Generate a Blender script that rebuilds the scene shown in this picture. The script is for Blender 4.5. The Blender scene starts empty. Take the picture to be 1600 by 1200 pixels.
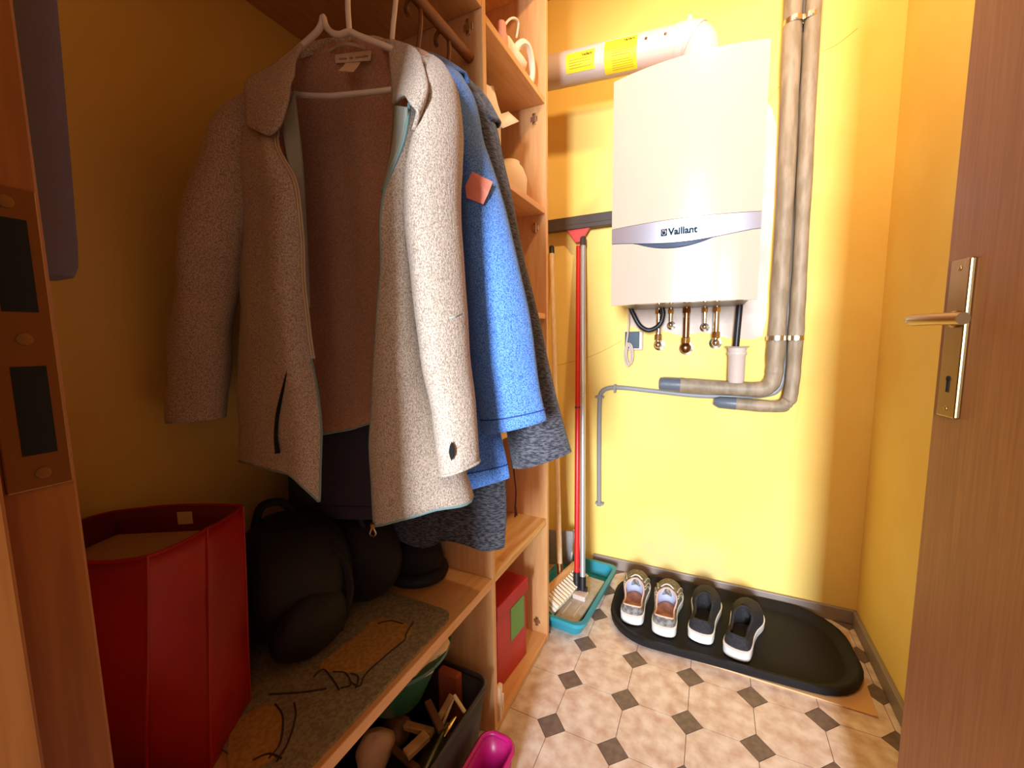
import bpy, math, random
import numpy as np
from mathutils import Vector, Matrix
random.seed(7)
R = math.radians
scene = bpy.context.scene
COL = scene.collection

# ------------------------------------------------------------------ camera
F = 644.0
VX = np.array([1330., 55., -644.]); VX /= np.linalg.norm(VX)      # world X in image axes (x right, y down, z ahead)
VY = np.array([315., -75., 644.]); VY -= VX*VX.dot(VY); VY /= np.linalg.norm(VY)
VZ = np.cross(VY, VX)
if VZ[1] > 0: VZ = -VZ
MW = np.array([VX, VY, VZ])
EYE = np.array([0., 0., 1.04])
cam = bpy.data.cameras.new('camera'); cam_o = bpy.data.objects.new('camera', cam); COL.objects.link(cam_o)
cam.sensor_width = 36; cam.lens = F/1600*36; cam.clip_start = .01
m = Matrix.Identity(4)
for r in range(3):
    m[r][0] = MW[r][0]; m[r][1] = -MW[r][1]; m[r][2] = -MW[r][2]; m[r][3] = EYE[r]
cam_o.matrix_world = m
scene.camera = cam_o

# ------------------------------------------------------------------ light
w = bpy.data.worlds.new('world'); scene.world = w; w.use_nodes = True
w.node_tree.nodes['Background'].inputs[0].default_value = (.72, .86, 1, 1)
w.node_tree.nodes['Background'].inputs[1].default_value = 1.0
def area(name, loc, target, sx, sy, power, color):
    l = bpy.data.lights.new(name, 'AREA'); l.shape = 'RECTANGLE'; l.size = sx; l.size_y = sy
    l.energy = power; l.color = color
    o = bpy.data.objects.new(name, l); COL.objects.link(o); o.location = loc
    o.rotation_euler = (Vector(target)-Vector(loc)).to_track_quat('-Z', 'Y').to_euler()
    return o
area('hall_window_daylight', (.34, -3.95, 1.45), (.1, 1.0, 1.0), .75, 1.3, 280, (.80, .90, 1.0))
LAMP = (.05, .88, 2.35)
LAMP_AIM = (.05, 1.88, 1.60)      # ceiling spotlight turned towards the boiler wall
LAMP_POWER = 29.0
LAMP_COLOR = (1.0, .69, .37)
scene.view_settings.view_transform = 'Standard'
scene.view_settings.look = 'None'
scene.view_settings.exposure = .94
scene.view_settings.gamma = 1
scene.view_settings.use_curve_mapping = False

# ------------------------------------------------------------------ helpers
def ray(x, y): return MW @ np.array([x-800., y-600., F])
def onX(x, y, v): d = ray(x, y); return EYE + d*(v/d[0])
def onY(x, y, v): d = ray(x, y); return EYE + d*(v/d[1])
def onZ(x, y, v): d = ray(x, y); return EYE + d*((v-1.04)/d[2])
def V(*a): return np.array(a, float)
def unit(v): v = np.asarray(v, float); return v/(np.linalg.norm(v)+1e-12)

def catmull(pts, n, closed=False):
    """resample a polyline of points through a Catmull-Rom spline, n steps per span"""
    P = np.asarray(pts, float); k = len(P); out = []
    spans = k if closed else k-1
    for i in range(spans):
        if closed: a, b, c, d = P[(i-1) % k], P[i], P[(i+1) % k], P[(i+2) % k]
        else: a, b, c, d = P[max(i-1, 0)], P[i], P[i+1], P[min(i+2, k-1)]
        for j in range(n):
            t = j/n
            out.append(.5*((2*b)+(c-a)*t+(2*a-5*b+4*c-d)*t*t+(3*b-a-3*c+d)*t**3))
    if not closed: out.append(P[-1])
    return np.array(out)

class MB:
    def __init__(s): s.v = []; s.f = []; s.mi = []
    def add(s, vs, fs, mi=0):
        b = len(s.v); s.v += [tuple(map(float, p)) for p in vs]
        s.f += [tuple(b+i for i in f) for f in fs]; s.mi += [mi]*len(fs); return s
    def box(s, x0, x1, y0, y1, z0, z1, mi=0):
        return s.obox(((x0+x1)/2, (y0+y1)/2, (z0+z1)/2), ((x1-x0)/2, 0, 0), (0, (y1-y0)/2, 0), (0, 0, (z1-z0)/2), mi)
    def obox(s, c, u, v, w_, mi=0):
        c, u, v, w_ = map(lambda a: np.asarray(a, float), (c, u, v, w_))
        if np.dot(np.cross(u, v), w_) < 0: w_ = -w_
        vs = [c+a*u+b*v+d*w_ for d in (-1, 1) for b in (-1, 1) for a in (-1, 1)]
        return s.add(vs, [(0, 2, 3, 1), (4, 5, 7, 6), (0, 1, 5, 4), (2, 6, 7, 3), (0, 4, 6, 2), (1, 3, 7, 5)], mi)
    def grid(s, rows, closed=False, cap=False, mi=0):
        rows = [np.asarray(r, float) for r in rows]; n = len(rows[0]); vs = np.concatenate(rows); fs = []
        for i in range(len(rows)-1):
            for j in range(n if closed else n-1):
                k = (j+1) % n
                fs.append((i*n+j, i*n+k, (i+1)*n+k, (i+1)*n+j))
        if cap:
            fs.append(tuple(range(n))[::-1]); b = (len(rows)-1)*n; fs.append(tuple(range(b, b+n)))
        return s.add(vs, fs, mi)
    def tube(s, path, r, n=10, cap=True, mi=0, closed=False):
        P = np.asarray(path, float); k = len(P)
        rr = np.full(k, r, float) if np.isscalar(r) else np.interp(np.linspace(0, 1, k), np.linspace(0, 1, len(r)), r)
        T = np.gradient(P, axis=0)
        if closed: T = np.roll(P, -1, 0)-np.roll(P, 1, 0)
        t0 = unit(T[0]); a = V(0, 0, 1) if abs(t0[2]) < .9 else V(1, 0, 0)
        nrm = unit(np.cross(t0, a)); rows = []
        for i in range(k):
            t = unit(T[i]); nrm = unit(nrm-t*np.dot(nrm, t)); b = np.cross(t, nrm)
            rows.append([P[i]+rr[i]*(math.cos(q)*nrm+math.sin(q)*b) for q in np.linspace(0, 2*math.pi, n, endpoint=False)])
        if closed: rows.append(rows[0])
        return s.grid(rows, True, cap and not closed, mi)
    def lathe(s, prof, c=(0, 0, 0), axis=(0, 0, 1), n=24, mi=0, cap=False):
        ax = unit(axis); a = V(1, 0, 0) if abs(ax[0]) < .9 else V(0, 1, 0)
        u = unit(np.cross(ax, a)); v = np.cross(ax, u); c = np.asarray(c, float)
        rows = [[c+ax*h+r*(math.cos(q)*u+math.sin(q)*v) for q in np.linspace(0, 2*math.pi, n, endpoint=False)] for r, h in prof]
        return s.grid(rows, True, cap, mi)
    def prism(s, poly, z0, z1, mi=0):
        n = len(poly); vs = [(x, y, z0) for x, y in poly]+[(x, y, z1) for x, y in poly]
        ar = sum(poly[i][0]*poly[(i+1) % n][1]-poly[(i+1) % n][0]*poly[i][1] for i in range(n))
        fs = [tuple(range(n))[::-1], tuple(range(n, 2*n))]+[(i, (i+1) % n, n+(i+1) % n, n+i) for i in range(n)]
        if ar < 0: fs = [f[::-1] for f in fs]
        return s.add(vs, fs, mi)
    def build(s, name, mat, parent=None, smooth=False, bev=0, solid=0, sub=0, local=False, solid_off=-1, inner=None, split=None):
        v = np.array(s.v); c = (v.min(0)+v.max(0))/2
        me = bpy.data.meshes.new(name); me.from_pydata([tuple(p) for p in v-c], [], s.f); me.update()
        mats = mat if isinstance(mat, (list, tuple)) else [mat]
        for q in mats: me.materials.append(q)
        for p, i in zip(me.polygons, s.mi): p.material_index = i; p.use_smooth = smooth
        o = bpy.data.objects.new(name, me); COL.objects.link(o)
        if parent is not None:
            o.parent = parent
            c = c if local else c-np.array(world_loc(parent))
        o.location = c
        if inner is not None: me.materials.append(inner)
        if solid:
            q = o.modifiers.new('solid', 'SOLIDIFY'); q.thickness = solid; q.offset = solid_off
            if inner is not None: q.material_offset = len(mats)
        if bev:
            q = o.modifiers.new('bevel', 'BEVEL'); q.width = bev; q.segments = 2; q.limit_method = 'ANGLE'; q.angle_limit = R(40)
        if sub:
            q = o.modifiers.new('sub', 'SUBSURF'); q.levels = sub; q.render_levels = sub
        if smooth and not sub:
            try: me.set_sharp_from_angle(angle=R(split or 45))
            except Exception: pass
        return o
def world_loc(o):
    l = Vector(o.location)
    while o.parent: o = o.parent; l = l+Vector(o.location)
    return l
def tag(o, label=None, cat=None, group=None, kind=None):
    if label: o['label'] = label
    if cat: o['category'] = cat
    if group: o['group'] = group
    if kind: o['kind'] = kind
    return o
def thing(name, label, cat, loc=(0, 0, 0), rz=0, group=None):
    o = bpy.data.objects.new(name, None); COL.objects.link(o); o.location = loc; o.rotation_euler = (0, 0, rz)
    o.empty_display_size = .05
    return tag(o, label, cat, group)
def structure(o): o['kind'] = 'structure'; return o
def rrect(x0, x1, y0, y1, r, n=5):
    out = []
    for cx, cy, a in ((x1-r, y1-r, 0), (x0+r, y1-r, 90), (x0+r, y0+r, 180), (x1-r, y0+r, 270)):
        out += [(cx+r*math.cos(R(a+90*i/n)), cy+r*math.sin(R(a+90*i/n))) for i in range(n+1)]
    return out
def text_mesh(body, size, bold=0.0):
    cu = bpy.data.curves.new('text', 'FONT'); cu.body = body; cu.size = size; cu.align_x = 'LEFT'
    cu.offset = bold; cu.resolution_u = 3
    o = bpy.data.objects.new('text', cu); COL.objects.link(o)
    bpy.context.view_layer.update()
    me = bpy.data.meshes.new_from_object(o.evaluated_get(bpy.context.evaluated_depsgraph_get()))
    vs = [tuple(v.co) for v in me.vertices]; fs = [tuple(p.vertices) for p in me.polygons]
    bpy.data.objects.remove(o); bpy.data.meshes.remove(me)
    return vs, fs

# ------------------------------------------------------------------ materials
def lin(c):
    if isinstance(c, str): c = tuple(int(c[i:i+2], 16)/255 for i in (0, 2, 4))
    return tuple((x/12.92 if x <= .04045 else ((x+.055)/1.055)**2.4) for x in c)+(1,)
def mat(name, col, rough=.5, metal=0, col2=None, scale=20, stretch=(1, 1, 1), lo=.4, hi=.6, bump=0, bscale=None, detail=3, coat=0, sheen=0, spec=.5, coords='Object', trans=0):
    mt = bpy.data.materials.new(name); mt.use_nodes = True; nt = mt.node_tree; b = nt.nodes['Principled BSDF']
    b.inputs['Base Color'].default_value = lin(col); b.inputs['Roughness'].default_value = rough; b.inputs['Metallic'].default_value = metal
    b.inputs['Specular IOR Level'].default_value = spec
    if coat: b.inputs['Coat Weight'].default_value = coat; b.inputs['Coat Roughness'].default_value = .06
    if sheen: b.inputs['Sheen Weight'].default_value = sheen
    if trans: b.inputs['Transmission Weight'].default_value = trans
    if col2 or bump:
        tc = nt.nodes.new('ShaderNodeTexCoord'); mp = nt.nodes.new('ShaderNodeMapping'); mp.inputs['Scale'].default_value = stretch
        if coords == 'World':
            g = nt.nodes.new('ShaderNodeNewGeometry'); nt.links.new(g.outputs['Position'], mp.inputs[0])
        else: nt.links.new(tc.outputs[coords], mp.inputs[0])
    if col2:
        n = nt.nodes.new('ShaderNodeTexNoise'); n.inputs['Scale'].default_value = scale; n.inputs['Detail'].default_value = detail
        nt.links.new(mp.outputs[0], n.inputs['Vector'])
        rp = nt.nodes.new('ShaderNodeValToRGB'); rp.color_ramp.elements[0].position = lo; rp.color_ramp.elements[1].position = hi
        rp.color_ramp.elements[0].color = lin(col2); rp.color_ramp.elements[1].color = lin(col)
        nt.links.new(n.outputs['Fac'], rp.inputs[0]); nt.links.new(rp.outputs[0], b.inputs['Base Color'])
    if bump:
        n2 = nt.nodes.new('ShaderNodeTexNoise'); n2.inputs['Scale'].default_value = bscale or scale; n2.inputs['Detail'].default_value = 4
        nt.links.new(mp.outputs[0], n2.inputs['Vector'])
        bp = nt.nodes.new('ShaderNodeBump'); bp.inputs['Strength'].default_value = bump; bp.inputs['Distance'].default_value = .002
        nt.links.new(n2.outputs['Fac'], bp.inputs['Height']); nt.links.new(bp.outputs[0], b.inputs['Normal'])
    return mt
def emit(name, col, s):
    mt = bpy.data.materials.new(name); mt.use_nodes = True; b = mt.node_tree.nodes['Principled BSDF']
    b.inputs['Emission Color'].default_value = lin(col); b.inputs['Emission Strength'].default_value = s; return mt

M = {}
M['wall'] = mat('yellow_paint', 'F6D87C', .75, col2='F3D072', scale=3, bump=.12, bscale=90, coords='World', spec=.2)
M['ceil'] = mat('ceiling_wood', 'C79A66', .7)
M['hall'] = mat('hall_panelling', '4A3220', .7)
M['hallfloor'] = mat('hall_floor', '3A2618', .6)
M['grout'] = mat('grout', '7A6455', .8)
M['tile'] = mat('beige_marbled_tile', 'EBD9CB', .32, col2='C9A792', scale=26, lo=.32, hi=.66, detail=6, coords='World')
M['dot'] = mat('taupe_tile', '7A665C', .35, col2='6B584F', scale=60, coords='World')
M['base'] = mat('taupe_skirting', '8E8078', .45)
M['beech'] = mat('beech', 'E6B27A', .42, col2='D99F66', scale=14, stretch=(6, 6, .6), coords='World', lo=.3, hi=.7)
M['beechh'] = mat('beech_flat', 'E6B27A', .42, col2='D99D62', scale=14, stretch=(6, .6, 6), coords='World', lo=.3, hi=.7)
M['pine'] = mat('pine_shelf', 'EBC287', .45, col2='CF9450', scale=9, stretch=(6, .5, 6), coords='World', lo=.3, hi=.62)
M['door'] = mat('door_veneer', 'A0622E', .42, col2='8E5424', scale=22, stretch=(9, 9, .35), coords='World', lo=.3, hi=.7)
M['jamb'] = mat('jamb_veneer', '9C5C22', .5, col2='8C4E1A', scale=18, stretch=(8, 8, .4), coords='World')
M['steel'] = mat('brushed_steel', 'A88A60', .28, 1)
M['brassy'] = mat('aged_bronze', '9A7C52', .34, 1)
M['strike'] = mat('strike_bronze', '8A6238', .38, .9)
M['chrome'] = mat('chrome', 'D8D2C8', .15, 1)
M['zinc'] = mat('zinc_band', 'D9D0C0', .3, 1)
M['black'] = mat('black_plastic', '17151A', .45)
M['hole'] = mat('dark_recess', '080505', .9)
M['white'] = mat('white_enamel', 'C9B0A0', .22, coat=.5)
M['wplastic'] = mat('white_plastic', 'CDBBB0', .35)
M['silver'] = mat('silver_band', 'B4B3C0', .4, .7)
M['bsteel'] = mat('boiler_underside', '8F8A86', .45, .5)
M['slate'] = mat('slate_blue', '5A6478', .3, .3)
M['navytext'] = mat('dark_teal_print', '16303C', .7, spec=.05)
M['yellow'] = mat('yellow_sticker', 'F7E02C', .5)
M['ink'] = mat('ink', '3A2C18', .6)
M['inkfaint'] = mat('faint_ink', 'B99A2C', .6)
M['foam'] = mat('pipe_insulation', '9B8A75', .55, col2='86765F', scale=40, stretch=(1, 1, .3), bump=.35, bscale=110, coords='World')
M['foamdark'] = mat('pipe_tape', '5E6672', .4, bump=.3, bscale=60)
M['conduit'] = mat('grey_conduit', '8C8C90', .45)
M['copper'] = mat('bronze_fitting', '8F6A4A', .3, 1)
M['teal'] = mat('teal_plastic', '2E8FA3', .35, col2='2A8799', scale=10)
M['mopgrey'] = mat('mop_plate', 'B9AEA2', .4, col2='A79B8E', scale=30)
M['alu'] = mat('aluminium_pole', 'C9CFD6', .3, .6)
M['red'] = mat('red_metal_pole', 'D02422', .3)
M['redplastic'] = mat('red_plastic', 'E0504E', .4)
M['pole'] = mat('beige_wood_pole', 'F0D8B4', .45, col2='E6C596', scale=20, stretch=(6, 6, .5))
M['rubber'] = mat('dark_rubber', '4A3D35', .6)
M['bristle'] = mat('bristle', 'EFE3D0', .8)
M['broomwood'] = mat('broom_wood', 'D8AA7A', .5, col2='C8925E', scale=20, stretch=(5, .5, 5))
M['tray'] = mat('black_tray', '1C191A', .6, spec=.2, bump=.25, bscale=160)
M['board'] = mat('tan_board', 'D7A877', .5)
M['sole'] = mat('white_sole', 'EFEAE4', .5)
M['sgrey'] = mat('grey_mesh', '8C8680', .8, col2='5B5552', scale=90, bump=.3, bscale=200)
M['sgreyband'] = mat('silver_stripe', 'C8C2BA', .5)
M['slining'] = mat('pale_lining', 'B9BEDA', .8)
M['insole'] = mat('tan_insole', 'B9836A', .75, col2='94604A', scale=30)
M['pink'] = mat('peach_binding', 'D9B39D', .7)
M['sblack'] = mat('black_knit', '1B191D', .85, col2='2B282C', scale=160, bump=.4, bscale=200)
def heather(name, a, b, scale=260, lo=.42, hi=.58, sheen=.2, stretch=(1, 1, 1)):
    return mat(name, a, .95, col2=b, scale=scale, lo=lo, hi=hi, bump=.6, bscale=320, detail=2, sheen=sheen, spec=.1, coords='World', stretch=stretch)
M['fleece'] = heather('grey_heather_fleece', 'D4C3B3', '9A8776', 620, .36, .60, stretch=(1, 1, .7))
M['fleecein'] = heather('brown_fleece_lining', 'D2A183', 'BC8A6C', 420)
M['facing'] = mat('grey_green_facing', 'A3A79C', .85, bump=.2, bscale=300)
M['trim'] = mat('teal_binding', '7F9C9C', .8)
M['zip'] = mat('zip_tape', 'CDB79C', .6)
M['blue'] = heather('blue_heather_fleece', '74A3EA', '3461B4', 520, .36, .60)
M['bluestitch'] = mat('navy_stitch', '26408A', .8)
M['patch'] = mat('coral_patch', 'EE8F78', .7)
M['dark'] = heather('charcoal_heather_knit', '66666E', '34343C', 260, .4, .62, stretch=(.4, .4, 1.6))
M['navy'] = mat('navy_cloth', '3C3646', .9, bump=.3, bscale=150)
M['cream'] = mat('cream_label', 'E6CBA8', .8)
M['wire'] = mat('white_hanger', 'EFE0D4', .35)
M['wood_h'] = mat('brown_hanger', '7A4423', .4)
M['rail'] = mat('rail_wood', '8A5226', .5)
M['bagred'] = mat('red_bag', 'B00C08', .5, col2='9A0906', scale=6, bump=.15, bscale=20)
M['bagin'] = mat('bag_inside', '6E0E0E', .6)
M['paper'] = mat('kraft_paper', 'CFA36A', .7, bump=.3, bscale=25)
M['mat'] = mat('grey_mat', '9A8A70', .95, col2='7F7058', scale=160, bump=.4, bscale=300)
M['matprint'] = mat('ochre_print', 'C0904C', .95, col2='A87A3C', scale=120)
M['matline'] = mat('brown_print', '3C2718', .95)
M['nylon'] = mat('black_nylon', '0C090D', .7, bump=.3, bscale=60)
M['nylon2'] = mat('dark_brown_cloth', '120C0D', .85, bump=.3, bscale=80)
M['boxred'] = mat('red_box', 'C42A2E', .4, col2='B42428', scale=8)
M['green'] = mat('green_label', '6FA253', .6)
M['basin'] = mat('green_basin', '24553B', .4)
M['crate'] = mat('dark_crate', '2A2228', .5)
M['magenta'] = mat('magenta_plastic', 'C21A72', .35)
M['stick'] = mat('wood_offcut', 'C49A68', .6, col2='A87C4C', scale=20)
M['stick2'] = mat('dark_wood_offcut', '6B442A', .6)
M['cloth'] = mat('white_cloth', 'F1E4CF', .85, bump=.4, bscale=40)
M['pinkcloth'] = mat('pink_thing', 'E39B7C', .7)
M['cord'] = mat('maroon_cord', '5A1820', .7)
M['lav'] = mat('lavender_towel', '5E5670', .95, bump=.4, bscale=200)
M['socket'] = mat('dark_blue_panel', '24384A', .3)
M['plaster'] = mat('bare_plaster', 'DCCBBF', .85, col2='CFBBAC', scale=12, coords='World')
M['smoke'] = mat('grey_stain', 'D9C58C', .8)

# back wall paint with scuffed grey smudges where the shoes rub
def wall_scuffed():
    mt = M['wall'].copy(); mt.name = 'yellow_paint_scuffed'; nt = mt.node_tree; b = nt.nodes['Principled BSDF']
    src = b.inputs['Base Color'].links[0].from_socket
    g = nt.nodes.new('ShaderNodeNewGeometry'); fac = None
    for c, rad in (((-.17, 1.785, .14), .20), ((.0, 1.785, .10), .16), ((-.10, 1.785, .955), .17)):
        d = nt.nodes.new('ShaderNodeVectorMath'); d.operation = 'DISTANCE'; d.inputs[1].default_value = c
        nt.links.new(g.outputs['Position'], d.inputs[0])
        mr = nt.nodes.new('ShaderNodeMapRange'); mr.inputs[1].default_value = rad; mr.inputs[2].default_value = rad*.2
        nt.links.new(d.outputs['Value'], mr.inputs[0])
        if fac is None: fac = mr.outputs[0]
        else:
            a = nt.nodes.new('ShaderNodeMath'); a.operation = 'MAXIMUM'; nt.links.new(fac, a.inputs[0]); nt.links.new(mr.outputs[0], a.inputs[1]); fac = a.outputs[0]
    n = nt.nodes.new('ShaderNodeTexNoise'); n.inputs['Scale'].default_value = 14; n.inputs['Detail'].default_value = 6
    nt.links.new(g.outputs['Position'], n.inputs['Vector'])
    mu = nt.nodes.new('ShaderNodeMath'); mu.operation = 'MULTIPLY'; nt.links.new(fac, mu.inputs[0]); nt.links.new(n.outputs['Fac'], mu.inputs[1])
    mx = nt.nodes.new('ShaderNodeMix'); mx.data_type = 'RGBA'
    nt.links.new(mu.outputs[0], mx.inputs[0]); nt.links.new(src, mx.inputs[6]); mx.inputs[7].default_value = lin('C9BE93')
    nt.links.new(mx.outputs[2], b.inputs['Base Color']); return mt
M['wallback'] = wall_scuffed()

# ------------------------------------------------------------------ room shell
XL, XR, YB, YF, ZC = -.91, .50, 1.785, .09, 2.45
wb = structure(MB().box(XL-.1, XR+.1, YB, YB+.1, -.05, ZC).build('wall_back', M['wallback']))
structure(MB().box(XL-.1, XL, -.03, YB, -.05, ZC).build('wall_left', M['wall']))
structure(MB().box(XR, XR+.1, -.03, YB, -.05, ZC).build('wall_right', M['wall']))
structure(MB().box(XL, -.33, -.03, YF, 0, ZC).box(.48, XR, -.03, YF, 0, ZC).box(-.33, .48, -.03, YF, 2.03, ZC).build('wall_front', M['wall']))
structure(MB().box(-1.2, 1.5, -4.1, YB+.1, ZC, ZC+.1).build('ceiling', M['ceil']))
fl = structure(MB().box(XL, XR, -.03, YB, -.05, -.0015).build('floor', M['grout']))
structure(MB().box(-1.2, 1.5, -4.1, -.03, -.05, 0).build('floor_hall', M['hallfloor']))
structure(MB().box(-1.3, -1.2, -4.1, -.03, -.05, ZC).build('wall_hall_left', M['hall']))
structure(MB().box(1.5, 1.6, -4.1, -.03, -.05, ZC).build('wall_hall_right', M['hall']))
structure(MB().box(-1.2, -.06, -4.2, -4.1, 0, ZC).box(.74, 1.5, -4.2, -4.1, 0, ZC).box(-.06, .74, -4.2, -4.1, 0, .9).box(-.06, .74, -4.2, -4.1, 2.2, ZC).build('wall_hall_back', M['hall']))
structure(MB().box(-1.2, XL-.1, -.03, .09, 0, ZC).box(XR+.1, 1.5, -.03, .09, 0, ZC).build('wall_hall_front', M['hall']))
# thin faint lines on the back wall
for pts in ([(870, 571), (925, 556), (972, 532)], [(1200, 158), (1214, 140), (1222, 133)], [(1284, 81), (1310, 68), (1340, 44)]):
    MB().tube(catmull([onY(x, y, YB-.0002) for x, y in pts], 4), .0008, 5).build('wall_line', M['inkfaint'], wb)
# unpainted plaster left around the boiler
pp_ = [onY(x, y, YB) for x, y in [(985,478),(984,508),(1008,519),(1035,516),(1062,524),(1100,519),(1130,527),(1172,531),(1190,526),(1197,500),(1200,440),(1211,300),(1214,200),(1206,168),(1190,150),(1000,300)]]
MB().add([(p[0], YB-.0006, p[2]) for p in pp_]+[(p[0], YB+.001, p[2]) for p in pp_], [tuple(range(16))]+[(i, i+16, (i+1) % 16+16, (i+1) % 16) for i in range(16)]).build('bare_plaster', M['plaster'], wb)
# tiles: octagons with small taupe squares at their corners
PT, HD, GAP = .1652, .039, .0009
def clip(poly, x0, x1, y0, y1):
    for ax, val, sg in ((0, x0, 1), (0, x1, -1), (1, y0, 1), (1, y1, -1)):
        out = []
        for i in range(len(poly)):
            a, b = poly[i], poly[(i+1) % len(poly)]; da, db = sg*(a[ax]-val), sg*(b[ax]-val)
            if da >= 0: out.append(a)
            if da*db < 0:
                t = da/(da-db); out.append((a[0]+t*(b[0]-a[0]), a[1]+t*(b[1]-a[1])))
        poly = out
        if not poly: break
    return poly
h = PT/2-GAP; k = HD+GAP*.4
OCT = [(h, -h+k), (h, h-k), (h-k, h), (-h+k, h), (-h, h-k), (-h, -h+k), (-h+k, -h), (h-k, -h)]
DOT = [(HD-GAP, 0), (0, HD-GAP), (-HD+GAP, 0), (0, -HD+GAP)]
shared = {}
for nm, base, ox, oy, mt in (('tile', OCT, -.1085, 1.029, M['tile']), ('inset_tile', DOT, -.191, 1.1115, M['dot'])):
    for i in range(-7, 6):
        for j in range(-9, 7):
            cx, cy = ox+i*PT, oy+j*PT
            P = [(cx+x, cy+y) for x, y in base]; Q = clip(P, XL+.002, XR-.002, -.03, YB-.002)
            if len(Q) < 3: continue
            if max(abs(a-b) for p, q in zip(P, Q) for a, b in zip(p, q)) < 1e-9 and len(P) == len(Q):
                if nm not in shared:
                    o = MB().prism(P, -.004, 0).build(nm, mt, fl); shared[nm] = o.data
                else:
                    o = bpy.data.objects.new(nm, shared[nm]); COL.objects.link(o); o.parent = fl
                    o.location = V(cx, cy, -.002)-np.array(world_loc(fl))
            else: MB().prism(Q, -.004, 0).build(nm, mt, fl)
structure(MB().box(-.46, XR, YB-.014, YB, 0, .052).build('baseboard_back', M['base'], bev=.003))
structure(MB().box(XR-.014, XR, YF+.02, YB-.014, 0, .052).build('baseboard_right', M['base'], bev=.003))

# door frame with strike plate
fr = structure(MB().box(-.335, -.31, .064, .092, 0, 2.0).box(-.335, -.3, -.035, .064, 0, 2.0).box(.462, .487, -.035, .092, 0, 2.0).box(-.335, .487, -.035, .092, 2.0, 2.03)
               .build('trim_1', M['jamb'], bev=.0015))
sp = MB().box(-.3105, -.3088, .0665, .0905, .966, 1.116).build('strike_plate', M['strike'], fr, bev=.0008); sp['label'] = 'dull bronze strike plate'
for z0, z1 in ((1.056, 1.101), (.984, 1.029)):
    MB().box(-.3089, -.3084, .0735, .0858, z0, z1).build('latch_hole', M['hole'], sp)
for z in (1.1085, 1.0425, .974):
    MB().lathe([(.0032, -.0004), (.003, .0006), (.0015, .0009), (0, .0009)], (-.3088, .0797, z), (1, 0, 0), 12).build('screw', M['brassy'], sp, smooth=True)

# door leaf opened into the room
HG, FE = V(.462, .12, 0), V(.335, .92, 0)
du = unit(FE-HG); dn = V(-du[1], du[0], 0)     # dn points to the left (towards the coats)
L = np.linalg.norm(FE-HG)
d = MB().obox((HG+FE)/2-dn*.02+V(0, 0, 1.0), du*L/2, dn*.02, V(0, 0, .99)).build('door_1', M['door'], bev=.002); structure(d)
def dp(s, z, off=0.): return HG+du*s+dn*off+V(0, 0, z)
pl = MB().obox(dp(.768, 1.03, .004), du*.021, dn*.004, V(0, 0, .122)).build('handle_plate', M['brassy'], d, bev=.0025)
for z in (1.138, .922): MB().lathe([(.004, 0), (.0035, .001), (0, .0014)], dp(.768, z, .008), dn, 10).build('screw', M['brassy'], pl, smooth=True)
MB().obox(dp(.768, .958, .0082), du*.0028, dn*.0006, V(0, 0, .010)).lathe([(.0045, -.0005), (.0045, .0008), (0, .0008)], dp(.768, .969, .008), dn, 12).build('keyhole', M['hole'], pl)
MB().tube(catmull([dp(.762, 1.061, .006), dp(.762, 1.061, .05), dp(.757, 1.061, .066), dp(.74, 1.06, .072), dp(.70, 1.06, .072), dp(.648, 1.059, .068)], 6), .0085, 12).lathe(
    [(.013, .007), (.013, .013), (.0095, .014)], dp(.762, 1.061, 0), dn, 16).build('lever', M['steel'], d, smooth=True)

# ceiling lamp of the closet (just above the picture)
lp = thing('ceiling_lamp', 'small ceiling spotlight turned towards the boiler wall', 'lamp', (LAMP[0], LAMP[1], ZC))
MB().lathe([(0, 0), (.06, 0), (.06, -.02), (.022, -.03), (.022, -.07), (0, -.07)], (LAMP[0], LAMP[1], ZC), n=20).build('lamp_base', M['wplastic'], lp, smooth=True)
l = bpy.data.lights.new('bulb', 'SPOT'); l.spot_size = R(152); l.spot_blend = 1.0; l.energy = LAMP_POWER; l.color = LAMP_COLOR; l.shadow_soft_size = .045
lo = bpy.data.objects.new('bulb', l); COL.objects.link(lo); lo.location = LAMP; lo.rotation_euler = (Vector(LAMP_AIM)-Vector(LAMP)).to_track_quat('-Z', 'Y').to_euler()

# ------------------------------------------------------------------ wardrobe
WF = -.477
def board(x0, x1, y0, y1, z0, z1, name, mt, par, bev=.0015): return MB().box(x0, x1, y0, y1, z0, z1).build(name, mt, par, bev=bev)
cw = thing('coat_wardrobe', 'open beech wardrobe bay with bench shelf and clothes rail under the hanging jackets', 'wardrobe', ((XL+WF)/2, .48, 0))
board(XL+.001, WF, .095, .111, 0, 2.3, 'side_panel', M['beech'], cw)
board(XL+.001, WF, .111, .852, 1.752, 1.77, 'top_shelf', M['beechh'], cw)
board(XL+.001, WF, .111, .852, .417, .44, 'bench_shelf', M['beechh'], cw)
MB().tube([V(-.51, .111, 1.66), V(-.51, .852, 1.66)], .011, 14).build('clothes_rail', M['rail'], cw, smooth=True)
sc = thing('shelf_cabinet', 'narrow tall beech shelf unit beside the squeegee and brooms', 'shelf', ((XL+WF)/2, 1.05, 0))
pd = board(XL+.001, WF, .853, .869, 0, 2.35, 'side_panel', M['beech'], sc)
pe = board(XL+.001, WF, 1.234, 1.250, 0, 2.35, 'side_panel', M['beech'], sc)
for z in (2.05, 1.738, 1.42, 1.10, .78): board(XL+.001, WF-.004, .869, 1.234, z, z+.017, 'shelf', M['beechh'], sc)
board(XL+.001, WF-.003, .869, 1.234, .418, .44, 'shelf', M['pine'], sc)
board(XL+.001, WF-.001, .869, 1.234, .003, .022, 'bottom_board', M['beechh'], sc)
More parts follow.
